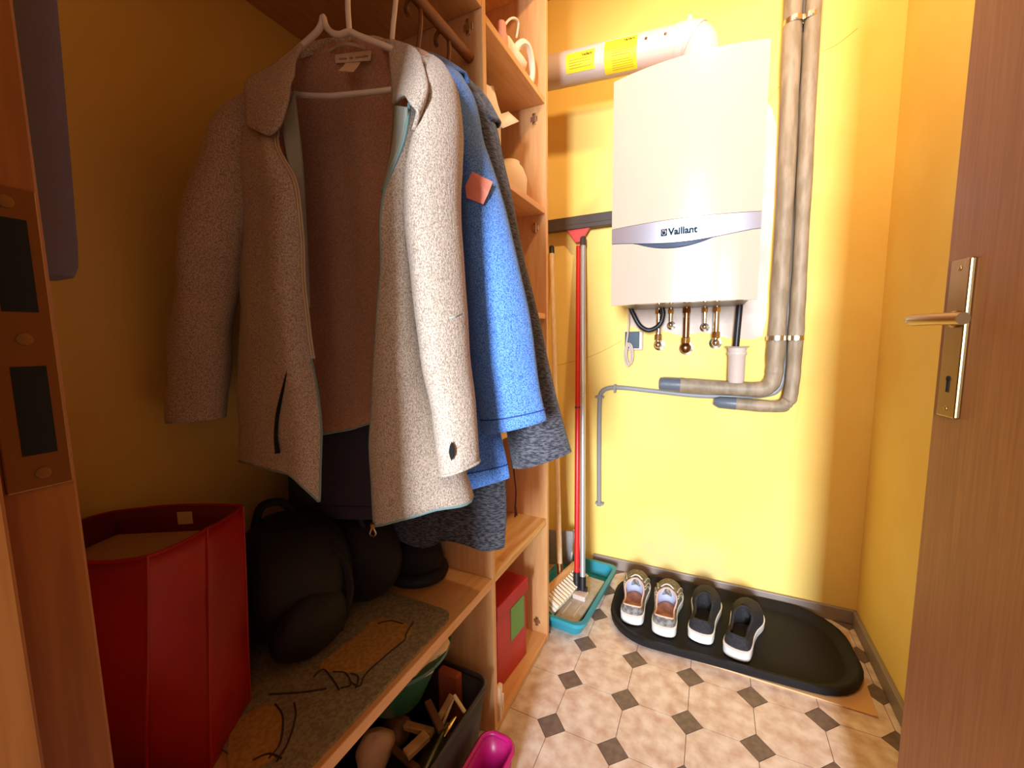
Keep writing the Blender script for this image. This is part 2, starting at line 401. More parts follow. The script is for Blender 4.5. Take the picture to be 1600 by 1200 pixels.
def hinge_plate(y, z, x, sgn, par):
    b = MB().box(x-.006, x+.006, y, y+sgn*.004, z-.016, z+.016).box(x-.012, x+.012, y, y+sgn*.003, z-.007, z+.007).build('hinge_plate', M['zinc'], par, bev=.001)
    for dz in (-.012, .012):
        MB().lathe([(.0032, 0), (.003, .002), (0, .0025)], (x, y+sgn*.004, z+dz), (0, sgn, 0), 10).build('screw', M['steel'], b, smooth=True)
hinge_plate(.853, 1.723, -.512, -1, pd)
for z in (1.702, 1.382, .063): hinge_plate(1.234, z, -.515, -1, pe)
MB().box(-.482, -.470, .870, .884, .03, .118).box(-.484, -.472, .872, .890, .108, .125).box(-.476, -.468, .884, .889, .045, .10).build('broken_edge_strip', M['cream'], sc, bev=.002)

# things on the shelves
b = thing('cloth_bag', 'white cloth bag with a loop handle on the upper shelf', 'bag', (-.56, 1.1, 1.755))
def blob(c, rx, ry, rz, seed, amp=.12, nu=20, nv=12, flat=.0):
    rnd = np.random.RandomState(seed); ph = rnd.rand(6)*6.28; rows = []
    for i in range(nv+1):
        th = math.pi*i/nv; row = []
        for j in range(nu):
            q = 2*math.pi*j/nu
            r = 1+amp*(math.sin(3*q+ph[0]+2*th)+.6*math.sin(5*q+ph[1]-3*th)+.5*math.sin(2*q+4*th+ph[2]))*math.sin(th)
            z = -math.cos(th)
            if z < 0: z *= (1-flat)
            row.append((c[0]+rx*r*math.sin(th)*math.cos(q), c[1]+ry*r*math.sin(th)*math.sin(q), c[2]+rz*z*(1+amp*.5*math.sin(q*2+ph[3]))))
        rows.append(row)
    return rows
MB().grid(blob((-.565, 1.10, 1.80), .06, .085, .06, 3, .14, flat=.28), True).build('bag_body', M['cloth'], b, smooth=True)
MB().tube(catmull([V(-.53, 1.10, 1.80), V(-.51, 1.12, 1.845), V(-.50, 1.15, 1.855), V(-.50, 1.18, 1.83), V(-.505, 1.19, 1.79), V(-.52, 1.18, 1.762)], 6), [.012, .010, .009, .009, .010, .012], 8).build('handle', M['cloth'], b, smooth=True)
MB().tube(catmull([V(-.53, 1.03, 1.82), V(-.51, 1.06, 1.87), V(-.505, 1.10, 1.888), V(-.51, 1.10, 1.85)], 6), .003, 8).build('drawstring', M['cloth'], b, smooth=True)
t = tag(MB().lathe([(0, 0), (.015, .001), (.017, .008), (.016, .035), (.012, .045), (.012, .062), (.010, .068), (0, .07)], (-.505, 1.0, 1.755), n=16).build('bottle', M['pinkcloth'], smooth=True),
        'small coral bottle standing next to the white cloth bag', 'bottle')
b = thing('paper_bag', 'crumpled cream paper bag on the second shelf behind the jackets', 'bag', (-.6, 1.0, 1.437))
rows = []
for i, (z, dx, dy) in enumerate(((1.437, .07, .085), (1.50, .075, .09), (1.57, .07, .092), (1.63, .062, .10), (1.675, .045, .105))):
    rows.append([(-.585+(dx+.008*math.sin(i*2+j))*math.cos(q), .985+(dy+.012*math.sin(i+j*1.7))*math.sin(q), z+.02*math.sin(j*1.3)*(i == 4)) for j, q in enumerate(np.linspace(0, 6.283, 18, endpoint=False))])
MB().grid(rows, True).build('bag_body', M['cloth'], b, smooth=True, solid=.0012, split=25)
MB().grid([[(-.53, .985+.02*i, 1.60+.012*i), (-.5, .99+.02*i, 1.60+.012*i-.03)] for i in range(6)]).build('flap', M['cloth'], b, smooth=True, solid=.0012)
tag(MB().lathe([(0, 0), (.038, 0), (.05, .03), (.052, .07), (.04, .1), (.03, .112), (.03, .118), (0, .118)], (-.56, 1.15, 1.437), n=24).build('jar', M['cream'], smooth=True),
    'rounded cream jar on the second shelf partly hidden by the dark jacket', 'jar')
b = thing('wooden_box', 'plain light wooden box on the low shelf behind the jackets', 'box', (-.7, 1.02, .44))
MB().box(-.86, -.60, .885, 1.15, .44, .70).build('box_body', M['beechh'], b, bev=.002)
MB().box(-.865, -.597, .880, 1.155, .70, .722).build('lid', M['beechh'], b, bev=.002)
cd = thing('cord', 'thin maroon cord with a tassel hanging beside the dark jacket hem', 'cord', (-.47, .80, .6))
c0, c1 = onX(803, 735, -.45), onX(806, 800, -.45)
MB().tube(catmull([c0+V(0, 0, .05), c0, (c0+c1)/2+V(0, .006, 0), c1+V(0, -.004, .01), c1], 6), .0022, 8).build('string', M['cord'], cd, smooth=True)
for s in (-1, 1): MB().tube(catmull([c1+V(0, 0, .012), c1+V(0, s*.004, 0), c1+V(0, s*.005, -.012)], 4), .0022, 8).build('tassel', M['cord'], cd, smooth=True)
# red storage box with green label
b = thing('storage_box', 'red cardboard storage box with a green label in the bottom compartment', 'box', (-.63, 1.05, .022))
bu = unit(V(.09, 1, 0)); bw = V(bu[1], -bu[0], 0); bc = V(-.62, 1.05, 0)
def bb(u0, u1, w0, w1, z0, z1): return MB().obox(bc+bu*(u0+u1)/2+bw*(w0+w1)/2+V(0, 0, (z0+z1)/2), bu*(u1-u0)/2, bw*(w1-w0)/2, V(0, 0, (z1-z0)/2))
bb(-.085, .085, -.16, .105, .022, .245).build('box_body', M['boxred'], b, bev=.003)
bb(-.09, .09, -.165, .11, .245, .285).build('lid', M['boxred'], b, bev=.003)
bb(-.01, .07, .105, .1065, .13, .235).build('label_card', M['green'], b)

# ------------------------------------------------------------------ jackets
JA = R(8); JU = V(math.cos(JA), math.sin(JA), 0); JN = V(-math.sin(JA), math.cos(JA), 0); J0 = V(-.5, .49, 0)
def K(x, y, o):
    d = ray(x, y); return EYE+d*((J0+JN*o-EYE).dot(JN)/d.dot(JN))
def sheet(rows, nu=6, nv=6):
    R1 = [catmull(r, nu) for r in rows]; A = np.array(R1)
    return list(np.transpose(np.array([catmull(A[:, j], nv) for j in range(A.shape[1])]), (1, 0, 2)))
def wrinkle(rows, amp, seed, fx=9, fz=7):
    rnd = np.random.RandomState(seed); ph = rnd.rand(8)*6.28; out = []
    for r in rows:
        q = []
        for p in r:
            a = amp*(math.sin(fx*p[0]*6+ph[0]+fz*.5*p[2])+.7*math.sin(fx*11*p[0]+ph[1]-fz*p[2])+.6*math.sin(fz*5*p[2]+ph[2]+14*p[0])+.4*math.sin(fz*9*p[2]-30*p[0]+ph[3]))
            q.append(np.asarray(p)+JN*a)
        out.append(q)
    return out
def sleeve(levels, n=22, nv=6, amp=.002, seed=1):
    """levels: (Lx,Ly,Rx,Ry,offset,thick)"""
    ctr, hx, th = [], [], []
    for lx, ly, rx, ry, o, t in levels:
        a, b = K(lx, ly, o), K(rx, ry, o); ctr.append((a+b)/2); hx.append((b-a)/2); th.append([t])
    ctr, hx, th = catmull(ctr, nv), catmull(hx, nv), catmull(th, nv)
    rows = []
    for c, a, t in zip(ctr, hx, th):
        rows.append([c+a*math.cos(q)+JN*t[0]*math.sin(q)*(1-.15*math.cos(2*q)) for q in -np.linspace(0, 2*math.pi, n, endpoint=False)])
    return wrinkle(rows, amp, seed)

# --- grey fleece
body_px = [
 [(462,100,.03),(425,114,.025),(385,132,.03),(425,110,.04),(540,62,.055),(640,68,.04),(690,100,.03),(665,90,.02),(640,80,.02)],
 [(428,206,-.04),(400,216,-.045),(350,215,.02),(430,210,.09),(540,205,.10),(620,200,.09),(668,200,.03),(652,205,-.02),(636,192,-.045)],
 [(462,300,-.05),(425,306,-.06),(362,320,.01),(440,300,.10),(540,300,.115),(620,300,.1),(662,300,.03),(635,300,-.035),(601,300,-.05)],
 [(470,420,-.045),(425,425,-.065),(376,430,.0),(440,420,.1),(540,420,.12),(610,420,.1),(662,420,.03),(630,420,-.045),(596,420,-.045)],
 [(487,560,-.04),(438,565,-.07),(374,560,-.01),(440,550,.09),(540,545,.12),(610,540,.1),(676,550,.03),(632,560,-.055),(588,560,-.045)],
 [(504,655,-.04),(445,660,-.065),(374,655,-.01),(450,640,.08),(545,630,.11),(610,620,.1),(700,650,.03),(640,670,-.055),(579,680,-.045)],
 [(499,783,-.04),(448,742,-.065),(377,717,-.01),(450,690,.07),(540,672,.10),(610,665,.1),(736,768,.03),(668,800,-.055),(584,822,-.045)]]
G = sheet([[K(*p) for p in r] for r in body_px], 8, 8)
G = wrinkle(G, .0022, 4)
j1 = thing('fleece_jacket', 'heather grey zip fleece jacket with teal binding hanging open at the front', 'jacket', (-.55, .48, .76), group='jackets on the rail')
MB().grid(G).build('jacket_body', M['fleece'], j1, smooth=True, solid=.004, solid_off=0, inner=M['fleecein'], split=80)
NB = len(G); edgeL = [r[0] for r in G]; edgeR = [r[-1] for r in G]
MB().tube(edgeL[NB*6//10:], .0026, 6).build('binding', M['trim'], j1, smooth=True)
MB().tube(edgeR[2:], .0026, 6).build('binding', M['trim'], j1, smooth=True)
MB().tube([p for p in G[-1]], .0026, 6).build('hem_binding', M['trim'], j1, smooth=True)
MB().tube([np.asarray(p)+JU*.003 for p in edgeL[8:NB*68//100]], .0022, 6).tube([np.asarray(p)+JU*.0075 for p in edgeL[8:NB*68//100]], .0016, 6).build('zip', M['zip'], j1, smooth=True)
# turned back facings beside the zip
def facing(px):
    rows = sheet([[K(*a), K(*b_)] for a, b_ in px], 4, 6)
    return MB().grid(rows).build('facing', M['facing'], j1, smooth=True, solid=.003, solid_off=0)
facing([((440,190,-.03),(460,140,.0)),((448,245,-.042),(472,240,-.02)),((463,300,-.046),(476,300,-.025)),((470,400,-.041),(481,400,-.025)),((477,480,-.038),(484,480,-.03))])
facing([((637,168,-.043),(617,165,-.02)),((632,215,-.046),(612,225,-.025)),((611,264,-.047),(606,262,-.03)),((600,300,-.047),(596,300,-.035))])
# collar: two flopped flaps and the stand at the back of the neck
def flap(px):
    rows = sheet([[K(*p) for p in r] for r in px], 6, 6)
    return MB().grid(wrinkle(rows, .001, 9)).build('collar', M['fleece'], j1, smooth=True, solid=.005, solid_off=0)
flap([[(475,66,.03),(466,85,.015),(458,120,-.01)],[(440,95,.015),(432,118,-.02),(452,150,-.045)],[(388,124,-.02),(405,160,-.045),(441,190,-.055)],[(386,160,-.035),(398,188,-.05),(432,205,-.055)],[(388,197,-.045),(405,206,-.052),(423,213,-.052)]])
flap([[(610,64,.04),(612,110,.02),(614,168,-.01)],[(636,70,.02),(634,115,-.015),(630,150,-.05)],[(652,80,.005),(658,122,-.035),(640,162,-.062)],[(655,92,-.005),(666,134,-.04),(652,178,-.06)],[(656,104,-.005),(667,142,-.038),(646,205,-.056)]])
flap([[(470,70,.035),(505,62,.06),(545,58,.068),(590,58,.06),(614,68,.035)],[(466,92,.035),(505,82,.062),(545,79,.07),(590,77,.062),(616,88,.035)]])
MB().tube(catmull([K(515,80,.052), K(530,71,.045), K(548,69,.04), K(572,75,.05)], 6), .0022, 8).build('hang_loop', M['zip'], j1, smooth=True)
lb = MB().grid([[K(524,86,.055), K(552,82,.056), K(581,79,.055)], [K(525,99,.057), K(552,97,.058), K(579,95,.057)]]).build('neck_label', M['cream'], j1, solid=.0008); lb['label'] = 'cream neck label'
MB().tube([K(530,92,.0548), K(541,91,.0548)], .0012, 6).tube([K(546,90.5,.0552), K(551,90,.0552)], .0012, 6).tube([K(556,89.5,.0552), K(575,87,.0548)], .0012, 6).build('print', M['fleecein'], lb)
MB().grid([[K(540,99,.054), K(563,98,.054)], [K(537,104,.045), K(560,104,.045)], [K(529,111,.035), K(552,113,.035)]]).build('care_tag', M['cream'], j1, solid=.0008)
MB().grid(sleeve([(392,136,410,150,0.02,.012),(362,172,402,190,0.0,.03),(338,235,392,245,-.02,.04),(312,335,378,350,-.035,.044),(292,450,358,455,-.035,.042),(282,550,347,552,-.035,.038),(278,655,342,655,-.035,.034)], seed=2, amp=.003), True).build('sleeve', M['fleece'], j1, smooth=True, solid=.003, inner=M['fleecein'])
S = sleeve([(672,92,693,98,.045,.014),(672,140,711,132,.03,.036),(664,200,718,195,.008,.045),(650,250,717,250,-.008,.05),(641,310,716,300,-.015,.05),(646,420,722,420,-.02,.048),(664,560,732,560,-.025,.042),(678,640,741,635,-.025,.037),(690,737,748,722,-.025,.032)], seed=6, amp=.0018)
MB().grid(S, True).build('sleeve', M['fleece'], j1, smooth=True, solid=.003, inner=M['fleecein'])
MB().tube(S[len(S)-1]+[S[len(S)-1][0]], .0022, 6).build('cuff_edge', M['fleece'], j1, smooth=True)
th = [K(706+4.2*math.sin(q)*abs(math.sin(q)), 705-15*math.cos(q), -.066) for q in np.linspace(0, 6.283, 18, endpoint=False)]
MB().add([K(706,705,-.0655)]+th, [(0, i+1, (i+1) % 18+1) for i in range(18)]).build('thumb_hole', M['hole'], j1, solid=.001)
MB().tube(catmull([K(702,497,-.071), K(712,495,-.066), K(722,490,-.04)], 5), .0014, 6).build('elbow_seam', M['facing'], j1)
MB().tube(catmull([K(450,575,-.069), K(435,640,-.068), K(431,680,-.068), K(434,708,-.068)], 6), [.001, .003, .003, .0045], 6).build('pocket_zip', M['hole'], j1, smooth=True)
zp = MB().tube([K(582,818,-.05), K(582,826,-.05)], .0035, 8).tube(catmull([K(580,826,-.05), K(578,834,-.05), K(583,838,-.05), K(587,834,-.05), K(584,826,-.05)], 4), .0012, 6).build('zip_pull', M['steel'], j1, smooth=True)

# --- blue fleece
j2 = thing('blue_jacket', 'bright blue heather fleece jacket with coral diamond patch on the sleeve', 'jacket', (-.5, .66, .75), group='jackets on the rail')
B = sleeve([(520,100,705,104,.19,.012),(480,140,722,135,.19,.035),(470,220,735,220,.19,.042),(470,400,740,400,.19,.042),(470,560,755,560,.19,.042),(480,700,785,690,.19,.045),(490,812,797,746,.185,.045)], n=40, amp=.0022, seed=12)
MB().grid(B, True).build('jacket_body', M['blue'], j2, smooth=True, solid=.003)
MB().tube([p*1 for p in B[-4]]+[B[-4][0]], .0015, 5).build('hem_stitch', M['bluestitch'], j2)
S = sleeve([(690,106,722,118,.17,.02),(700,130,740,152,.15,.04),(708,200,753,215,.145,.045),(716,290,777,285,.14,.045),(724,400,806,395,.135,.045),(732,500,829,500,.13,.043),(742,600,842,595,.13,.04),(758,677,855,656,.13,.036)], seed=14, amp=.0016, nv=8)
MB().grid(S, True).build('sleeve', M['blue'], j2, smooth=True, solid=.003)
k_ = len(S)-4
MB().tube([p+unit(p-np.mean(S[k_], 0))*.001 for p in S[k_]]+[S[k_][0]], .0012, 5).build('cuff_stitch', M['bluestitch'], j2)
MB().grid([[K(738,268,.089), K(770,284,.110)], [K(727,290,.086), K(763,302,.096)], [K(729,309,.084), K(755,319,.088)]]).build('arm_patch', M['patch'], j2, solid=.0015, solid_off=1)
flc = sheet([[K(640,92,.17),K(672,96,.165),K(712,108,.16)],[K(650,75,.19),K(690,88,.19),K(728,112,.185)],[K(670,95,.22),K(700,100,.21),K(735,130,.2)]], 5, 5)
MB().grid(flc).build('collar', M['blue'], j2, smooth=True, solid=.005)

# --- navy top between the fleeces
j4 = thing('navy_top', 'dark navy top glimpsed between the open fronts of the grey fleece', 'top', (-.55, .62, .74), group='jackets on the rail')
B = sleeve([(500,150,640,150,.137,.004),(455,230,640,230,.137,.006),(450,420,640,420,.137,.006),(448,600,640,600,.137,.006),(450,720,640,730,.137,.007),(452,806,640,812,.137,.007)], n=36, amp=.0008, seed=31)
MB().grid(B, True).build('garment_body', M['navy'], j4, smooth=True)
MB().tube([p*1 for p in B[-3]]+[B[-3][0]], .001, 5).build('hem_stitch', M['nylon'], j4)

# --- charcoal jacket
j3 = thing('charcoal_jacket', 'long charcoal heather knit jacket hanging behind the blue fleece', 'jacket', (-.5, .76, .62), group='jackets on the rail')
B = sleeve([(560,120,735,125,.285,.012),(520,170,760,165,.285,.03),(500,260,765,260,.285,.035),(500,420,770,420,.285,.035),(500,620,775,620,.285,.035),(505,760,790,760,.285,.036),(520,840,790,840,.28,.036),(600,872,789,872,.28,.036)], n=40, amp=.0018, seed=21)
q = len(B)
for r_i in range(q):      # wavy hem: dips at the right corner
    f_ = max(0, (r_i/(q-1)-.72)/.28)
    B[r_i] = [p+V(0, 0, .055*f_*(.5-.5*math.tanh((p[0]+.42)*22))+.012*f_*math.sin(p[0]*45)) for p in B[r_i]]
MB().grid(B, True).build('jacket_body', M['dark'], j3, smooth=True, solid=.003)
S = sleeve([(715,118,742,132,.27,.02),(730,150,770,182,.255,.035),(738,220,786,250,.25,.04),(748,300,800,310,.245,.042),(760,400,818,400,.24,.042),(772,500,843,500,.235,.042),(785,620,868,615,.235,.04),(800,730,893,706,.23,.036)], seed=24, amp=.0016, nv=8)
MB().grid(S, True).build('sleeve', M['dark'], j3, smooth=True, solid=.003)
flc = sheet([[K(728,130,.24),K(745,150,.235),K(768,185,.23)],[K(735,125,.27),K(760,150,.27),K(783,190,.265)],[K(740,140,.3),K(765,165,.3),K(780,200,.29)]], 5, 5)
MB().grid(flc).build('collar', M['dark'], j3, smooth=True, solid=.005)

# hangers
def hanger(dy, mt, label, ws=1.0):
    sh_ = V(0, dy, 0); n1 = K(546, 50, .03)
    def q(x, y):
        p = K(x, y, .03); return n1+(p-n1)*V(ws, ws, 1)+sh_
    n0 = n1+sh_
    hk = thing('clothes_hanger', label, 'hanger', tuple(n0), group='clothes hangers on the rail')
    sh = catmull([q(440,98), q(458,84), q(478,66), q(495,50), q(502,38), q(505,27), q(510,42), q(520,52), q(532,54), q(546,50), q(560,56), q(585,66), q(610,76), q(640,92), q(664,108)], 5)
    MB().tube(sh, .0048, 10).build('shoulder_bar', mt, hk, smooth=True)
    MB().tube(catmull([q(440,98), q(436,118), q(448,143), q(500,150), q(560,146), q(612,140), q(660,130), q(672,118), q(664,108)], 6), .0042, 10).build('trouser_bar', mt, hk, smooth=True)
    c_ = V(n0[0]-.004, n0[1], 1.6595)
    arc = [c_+V(.0168*math.cos(a), 0, .0168*math.sin(a)) for a in np.linspace(R(-20), R(215), 14)]
    MB().tube(catmull([n0, n0+V(.0, 0, .05), arc[0]+V(.0, 0, -.03)]+arc, 3), .0042, 10).build('hook', mt, hk, smooth=True)
hanger(0, M['wire'], 'white plastic clothes hanger inside the grey fleece')
hanger(.098, M['wire'], 'pale clothes hanger whose hook rises just behind the white hanger', .7)
hanger(.165, M['wood_h'], 'brown clothes hanger holding the blue jacket', .8)
hanger(.257, M['wood_h'], 'brown clothes hanger holding the charcoal jacket, nearest to the shelf unit', .7)

# lavender towel inside the front wall, left of the door frame
tw = thing('hanging_towel', 'narrow lavender towel hanging beside the door frame with strike plate', 'towel', (-.46, .14, 1.09))
rows = []
for z, s in ((1.60, .9), (1.45, .95), (1.3, 1), (1.2, 1), (1.12, 1), (1.10, .97), (1.092, .85)):
    rows.append([(-.475+x*s, .133+y*s+(z-1.09)*.03, z) for x, y in rrect(-.03, .03, -.0195, .0195, .014)])
MB().grid(rows, True, True).build('towel_cloth', M['lav'], tw, smooth=True, split=60)
MB().tube(catmull([V(-.475, .091, 1.63), V(-.475, .13, 1.625), V(-.475, .142, 1.64)], 5), .004, 8).build('wall_hook', M['steel'], tw, smooth=True)

# ------------------------------------------------------------------ on the bench
bg = thing('shopping_bag', 'tall red shopping bag standing on the bench beside the door frame', 'bag', (-.75, .3, .44))
bot = [(-.735, .205), (-.676, .230), (-.612, .276), (-.672, .368), (-.85, .29), (-.84, .20)]
top = [(-.728, .203), (-.656, .250), (-.673, .330), (-.712, .406), (-.885, .30), (-.85, .20)]
def ring(f, z, wob=0):
    pts = [V(a[0]*(1-f)+b_[0]*f, a[1]*(1-f)+b_[1]*f, z) for a, b_ in zip(bot, top)]
    out = []
    for i in range(6):
        a, b_ = pts[i], pts[(i+1) % 6]
        for j in range(6):
            t_ = j/6; out.append(a+(b_-a)*t_+V(0, 0, wob*math.sin(math.pi*t_)*(1 if i in (3, 4) else -.6)))
    return out
rg = [ring(0, .4415), ring(.2, .52), ring(.5, .60), ring(.8, .69), ring(.95, .742), ring(1, .762, .006)]
bd = MB().grid(rg, True).add(rg[0], [tuple(range(36))[::-1]])
bd.build('bag_body', M['bagred'], bg, smooth=True, solid=.0025, inner=M['bagin'], split=25)
for i in (6, 12, 18):
    MB().tube([r_[i] for r_ in rg], .0022, 6).build('seam', M['bagred'], bg, smooth=True)
MB().tube(rg[-1]+[rg[-1][0]], .0024, 6).build('rim_binding', M['bagred'], bg, smooth=True)
li = [V(p[0]*.96-.757*.04, p[1]*.96+.29*.04, .725) for p in ring(.9, .72)]
MB().add(li, [tuple(range(36))]).build('paper_liner', M['paper'], bg, solid=.004)
tg = [onX(246, 800, -.80), onX(272, 800, -.80), onX(272, 825, -.80), onX(246, 825, -.80)]
MB().add([p*1 for p in [V(-.796,.349,.758), V(-.776,.361,.758), V(-.776,.361,.737), V(-.796,.349,.737)]], [(0, 1, 2, 3)]).build('care_tag', M['cream'], bg, solid=.001)

mt_ = thing('bench_mat', 'grey mat with ochre animal print lying on the bench shelf', 'mat', (-.65, .5, .44))
mp_ = rrect(-.88, -.487, .30, .70, .03)
MB().prism(mp_, .4402, .4455).build('mat_base', M['mat'], mt_, bev=.001)
def pr(x, y, z=.4468): return onZ(x, y, z)
pp = catmull([pr(*p) for p in [(500,1045),(520,1020),(560,990),(590,965),(625,970),(645,985),(620,1010),(580,1040),(550,1052)]], 4, True)
MB().prism([(p[0], p[1]) for p in pp], .4455, .4462).build('print_patch', M['matprint'], mt_)
pp = catmull([pr(*p) for p in [(365,1130),(430,1100),(440,1130),(430,1180),(400,1200),(360,1215)]], 4, True)
MB().prism([(p[0], p[1]) for p in pp], .4455, .4462).build('print_patch', M['matprint'], mt_)
for cv in ([(645,973),(635,990),(632,1000),(610,1018),(585,1040),(570,1055),(562,1072),(548,1066)], [(490,1058),(505,1046),(520,1062),(530,1078)], [(520,1050),(540,1052),(548,1070),(532,1075)], [(548,1052),(560,1058),(556,1075)],
           [(430,1100),(442,1120),(438,1160),(420,1185)], [(460,1098),(462,1120),(450,1160),(432,1190)], [(395,1188),(420,1178),(440,1185)], [(590,975),(610,970),(630,975)], [(420,1085),(470,1082),(510,1076)]):
    MB().tube(catmull([pr(*p, .446) for p in cv], 5), .0016, 5).build('print_line', M['matline'], mt_)

bp_ = thing('backpack', 'black nylon backpack slumped on the bench next to the red bag', 'backpack', (-.76, .47, .446))
MB().grid(blob((-.755, .515, .565), .118, .115, .135, 5, .06, 28, 18, .12), True).build('pack_body', M['nylon'], bp_, smooth=True)
MB().grid(blob((-.665, .49, .515), .045, .085, .065, 8, .06, 20, 12), True).build('front_pocket', M['nylon'], bp_, smooth=True)
MB().tube(catmull([V(-.70, .52, .665), V(-.655, .545, .62), V(-.635, .55, .55), V(-.65, .53, .47)], 6), .010, 8).build('strap', M['nylon2'], bp_, smooth=True)
MB().tube(catmull([V(-.79, .47, .68), V(-.78, .48, .72), V(-.76, .51, .72), V(-.75, .53, .68)], 6), .008, 8).build('grab_handle', M['nylon2'], bp_, smooth=True)
hb = thing('handbag', 'dark brown cloth bag behind the mat on the bench under the jackets', 'bag', (-.72, .66, .446))
MB().grid(blob((-.715, .655, .55), .105, .085, .112, 15, .05, 26, 16, .1), True).build('bag_body', M['nylon2'], hb, smooth=True)
MB().tube(catmull([V(-.77, .64, .64), V(-.76, .62, .70), V(-.72, .61, .71), V(-.68, .62, .67), V(-.66, .63, .61)], 6), .007, 8).build('handle', M['nylon'], hb, smooth=True)
ht = thing('knit_hat', 'dark round knitted hat on the bench near the shelf unit', 'hat', (-.66, .80, .446))
MB().grid(blob((-.655, .775, .505), .075, .062, .07, 25, .03, 24, 14, .2), True).build('crown', M['nylon2'], ht, smooth=True)
MB().tube([V(-.655+.072*math.cos(a), .775+.060*math.sin(a), .468) for a in np.linspace(0, 6.283, 24, endpoint=False)], .015, 8, closed=True).build('brim', M['nylon'], ht, smooth=True)

# ------------------------------------------------------------------ under the bench
def crate_part(x0, x1, y0, y1, z0, z1, mt, par, taper=.02, t=.004, name='tub_body', rim='rim', rr=.03):
    rows = [[(x, y, z0) for x, y in rrect(x0+taper, x1-taper, y0+taper, y1-taper, rr)], [(x, y, z1) for x, y in rrect(x0, x1, y0, y1, rr)]]
    n = len(rows[0])
    MB().grid(rows, True).add(rows[0], [tuple(range(n))[::-1]]).build(name, mt, par, solid=t, smooth=True, split=35)
    MB().tube([V(*p) for p in rows[1]], .006, 8, closed=True).build(rim, mt, par, smooth=True)
cr = thing('tool_crate', 'dark open crate full of wood scraps on the floor under the bench', 'crate', (-.63, .6, 0))
crate_part(-.83, -.462, .42, .80, .001, .21, M['crate'], cr)
ba = thing('green_basin', 'dark green plastic basin stacked on the crate under the bench', 'basin', (-.70, .69, .2))
bcx, bcy = -.630, .660
MB().lathe([(0, .225), (.062, .225), (.118, .348), (.130, .350), (.130, .358), (.112, .358), (.058, .233), (0, .233)], (bcx, bcy, 0), n=36).build('basin_body', M['basin'], ba, smooth=True, split=50)
tag(MB().grid(blob((bcx+.06, bcy+.0, .357), .07, .07, .028, 31, .15, 22, 10), True).build('cleaning_cloth', M['cream'], smooth=True), 'crumpled cream rag spilling over the green basin', 'cloth')
def stick(name, label, a, b_, wd, th_, mt, up=(0, 0, 1)):
    a, b_ = V(*a), V(*b_); u = (b_-a)/2; s_ = unit(np.cross(u, V(*up)))*wd/2; n_ = unit(np.cross(s_, u))*th_/2
    return tag(MB().obox((a+b_)/2, u, s_, n_).build(name, mt, bev=.002), label, 'wood scrap', 'wood scraps in the crate')
def px(x, y, z): return tuple(onZ(x, y, z))
stick('wood_strip', 'pale wood strip leaning to the crate rim, uppermost of the scraps', px(681, 1132, .185), px(706, 1086, .225), .013, .009, M['stick'])
stick('wood_strip', 'thin grey-white strip right beside the uppermost pale strip', px(692, 1132, .18), px(710, 1087, .222), .006, .006, M['cream'])
stick('wood_strip', 'short pale strip sloping right towards the dark crate wall', px(709, 1086, .225), px(727, 1114, .205), .008, .007, M['cream'])
stick('wood_strip', 'thick light wood block lying in the middle of the crate', px(634, 1180, .185), px(668, 1148, .195), .022, .014, M['stick'])
stick('wood_strip', 'dark brown wood strip crossing the scraps in the crate', px(668, 1096, .205), px(690, 1142, .20), .016, .010, M['stick2'])
stick('wood_strip', 'light wooden handle pointing right below the green basin', px(633, 1133, .175), px(676, 1145, .185), .016, .013, M['stick'])
stick('wood_strip', 'dark wood strip low in the front corner of the crate', px(612, 1168, .15), px(655, 1205, .16), .014, .010, M['stick2'])
tag(MB().obox(px(672, 1190, .15), (.022, .0, .022), (-.012, .07, 0), (-.012, 0, .012)).build('foil_packet', mat('olive_foil', '5A5626', .28, .5, bump=.4, bscale=40), bev=.006), 'shiny olive foil packet in front of the wood scraps', 'packet')
tag(MB().tube(catmull([V(*px(694, 1152, .205)), V(*px(701, 1138, .208)), V(*px(712, 1121, .205))], 5), [.003, .007, .003], 8).build('brass_tube', mat('brass', 'E0C27A', .25, 1), smooth=True), 'small shiny brass piece on top of the crate contents', 'metal scrap')
tag(MB().grid(blob(px(585, 1175, .16), .035, .045, .045, 41, .1, 20, 12), True).build('cloth_bundle', M['pink'], smooth=True), 'greyish pink cloth bundle at the front of the crate', 'cloth')
tag(MB().grid(blob(px(620, 1142, .15), .03, .035, .03, 43, .12, 18, 10), True).build('cloth_bundle', M['stick2'], smooth=True), 'small brown rag below the green basin', 'cloth')
tag(MB().obox((-.56, .775, .12), (.03, 0, .0), (0, .012, .0), (0, .0, .10)).build('terracotta_slab', mat('terracotta', 'A4502E', .7), bev=.006), 'upright terracotta piece between green basin and crate wall', 'pottery')
mg = thing('magenta_tub', 'magenta plastic tub on the tiles at the crate corner', 'tub', (-.42, .64, 0))
crate_part(-.452, -.372, .48, .765, .001, .115, M['magenta'], mg, taper=.008, t=.003, rr=.028)

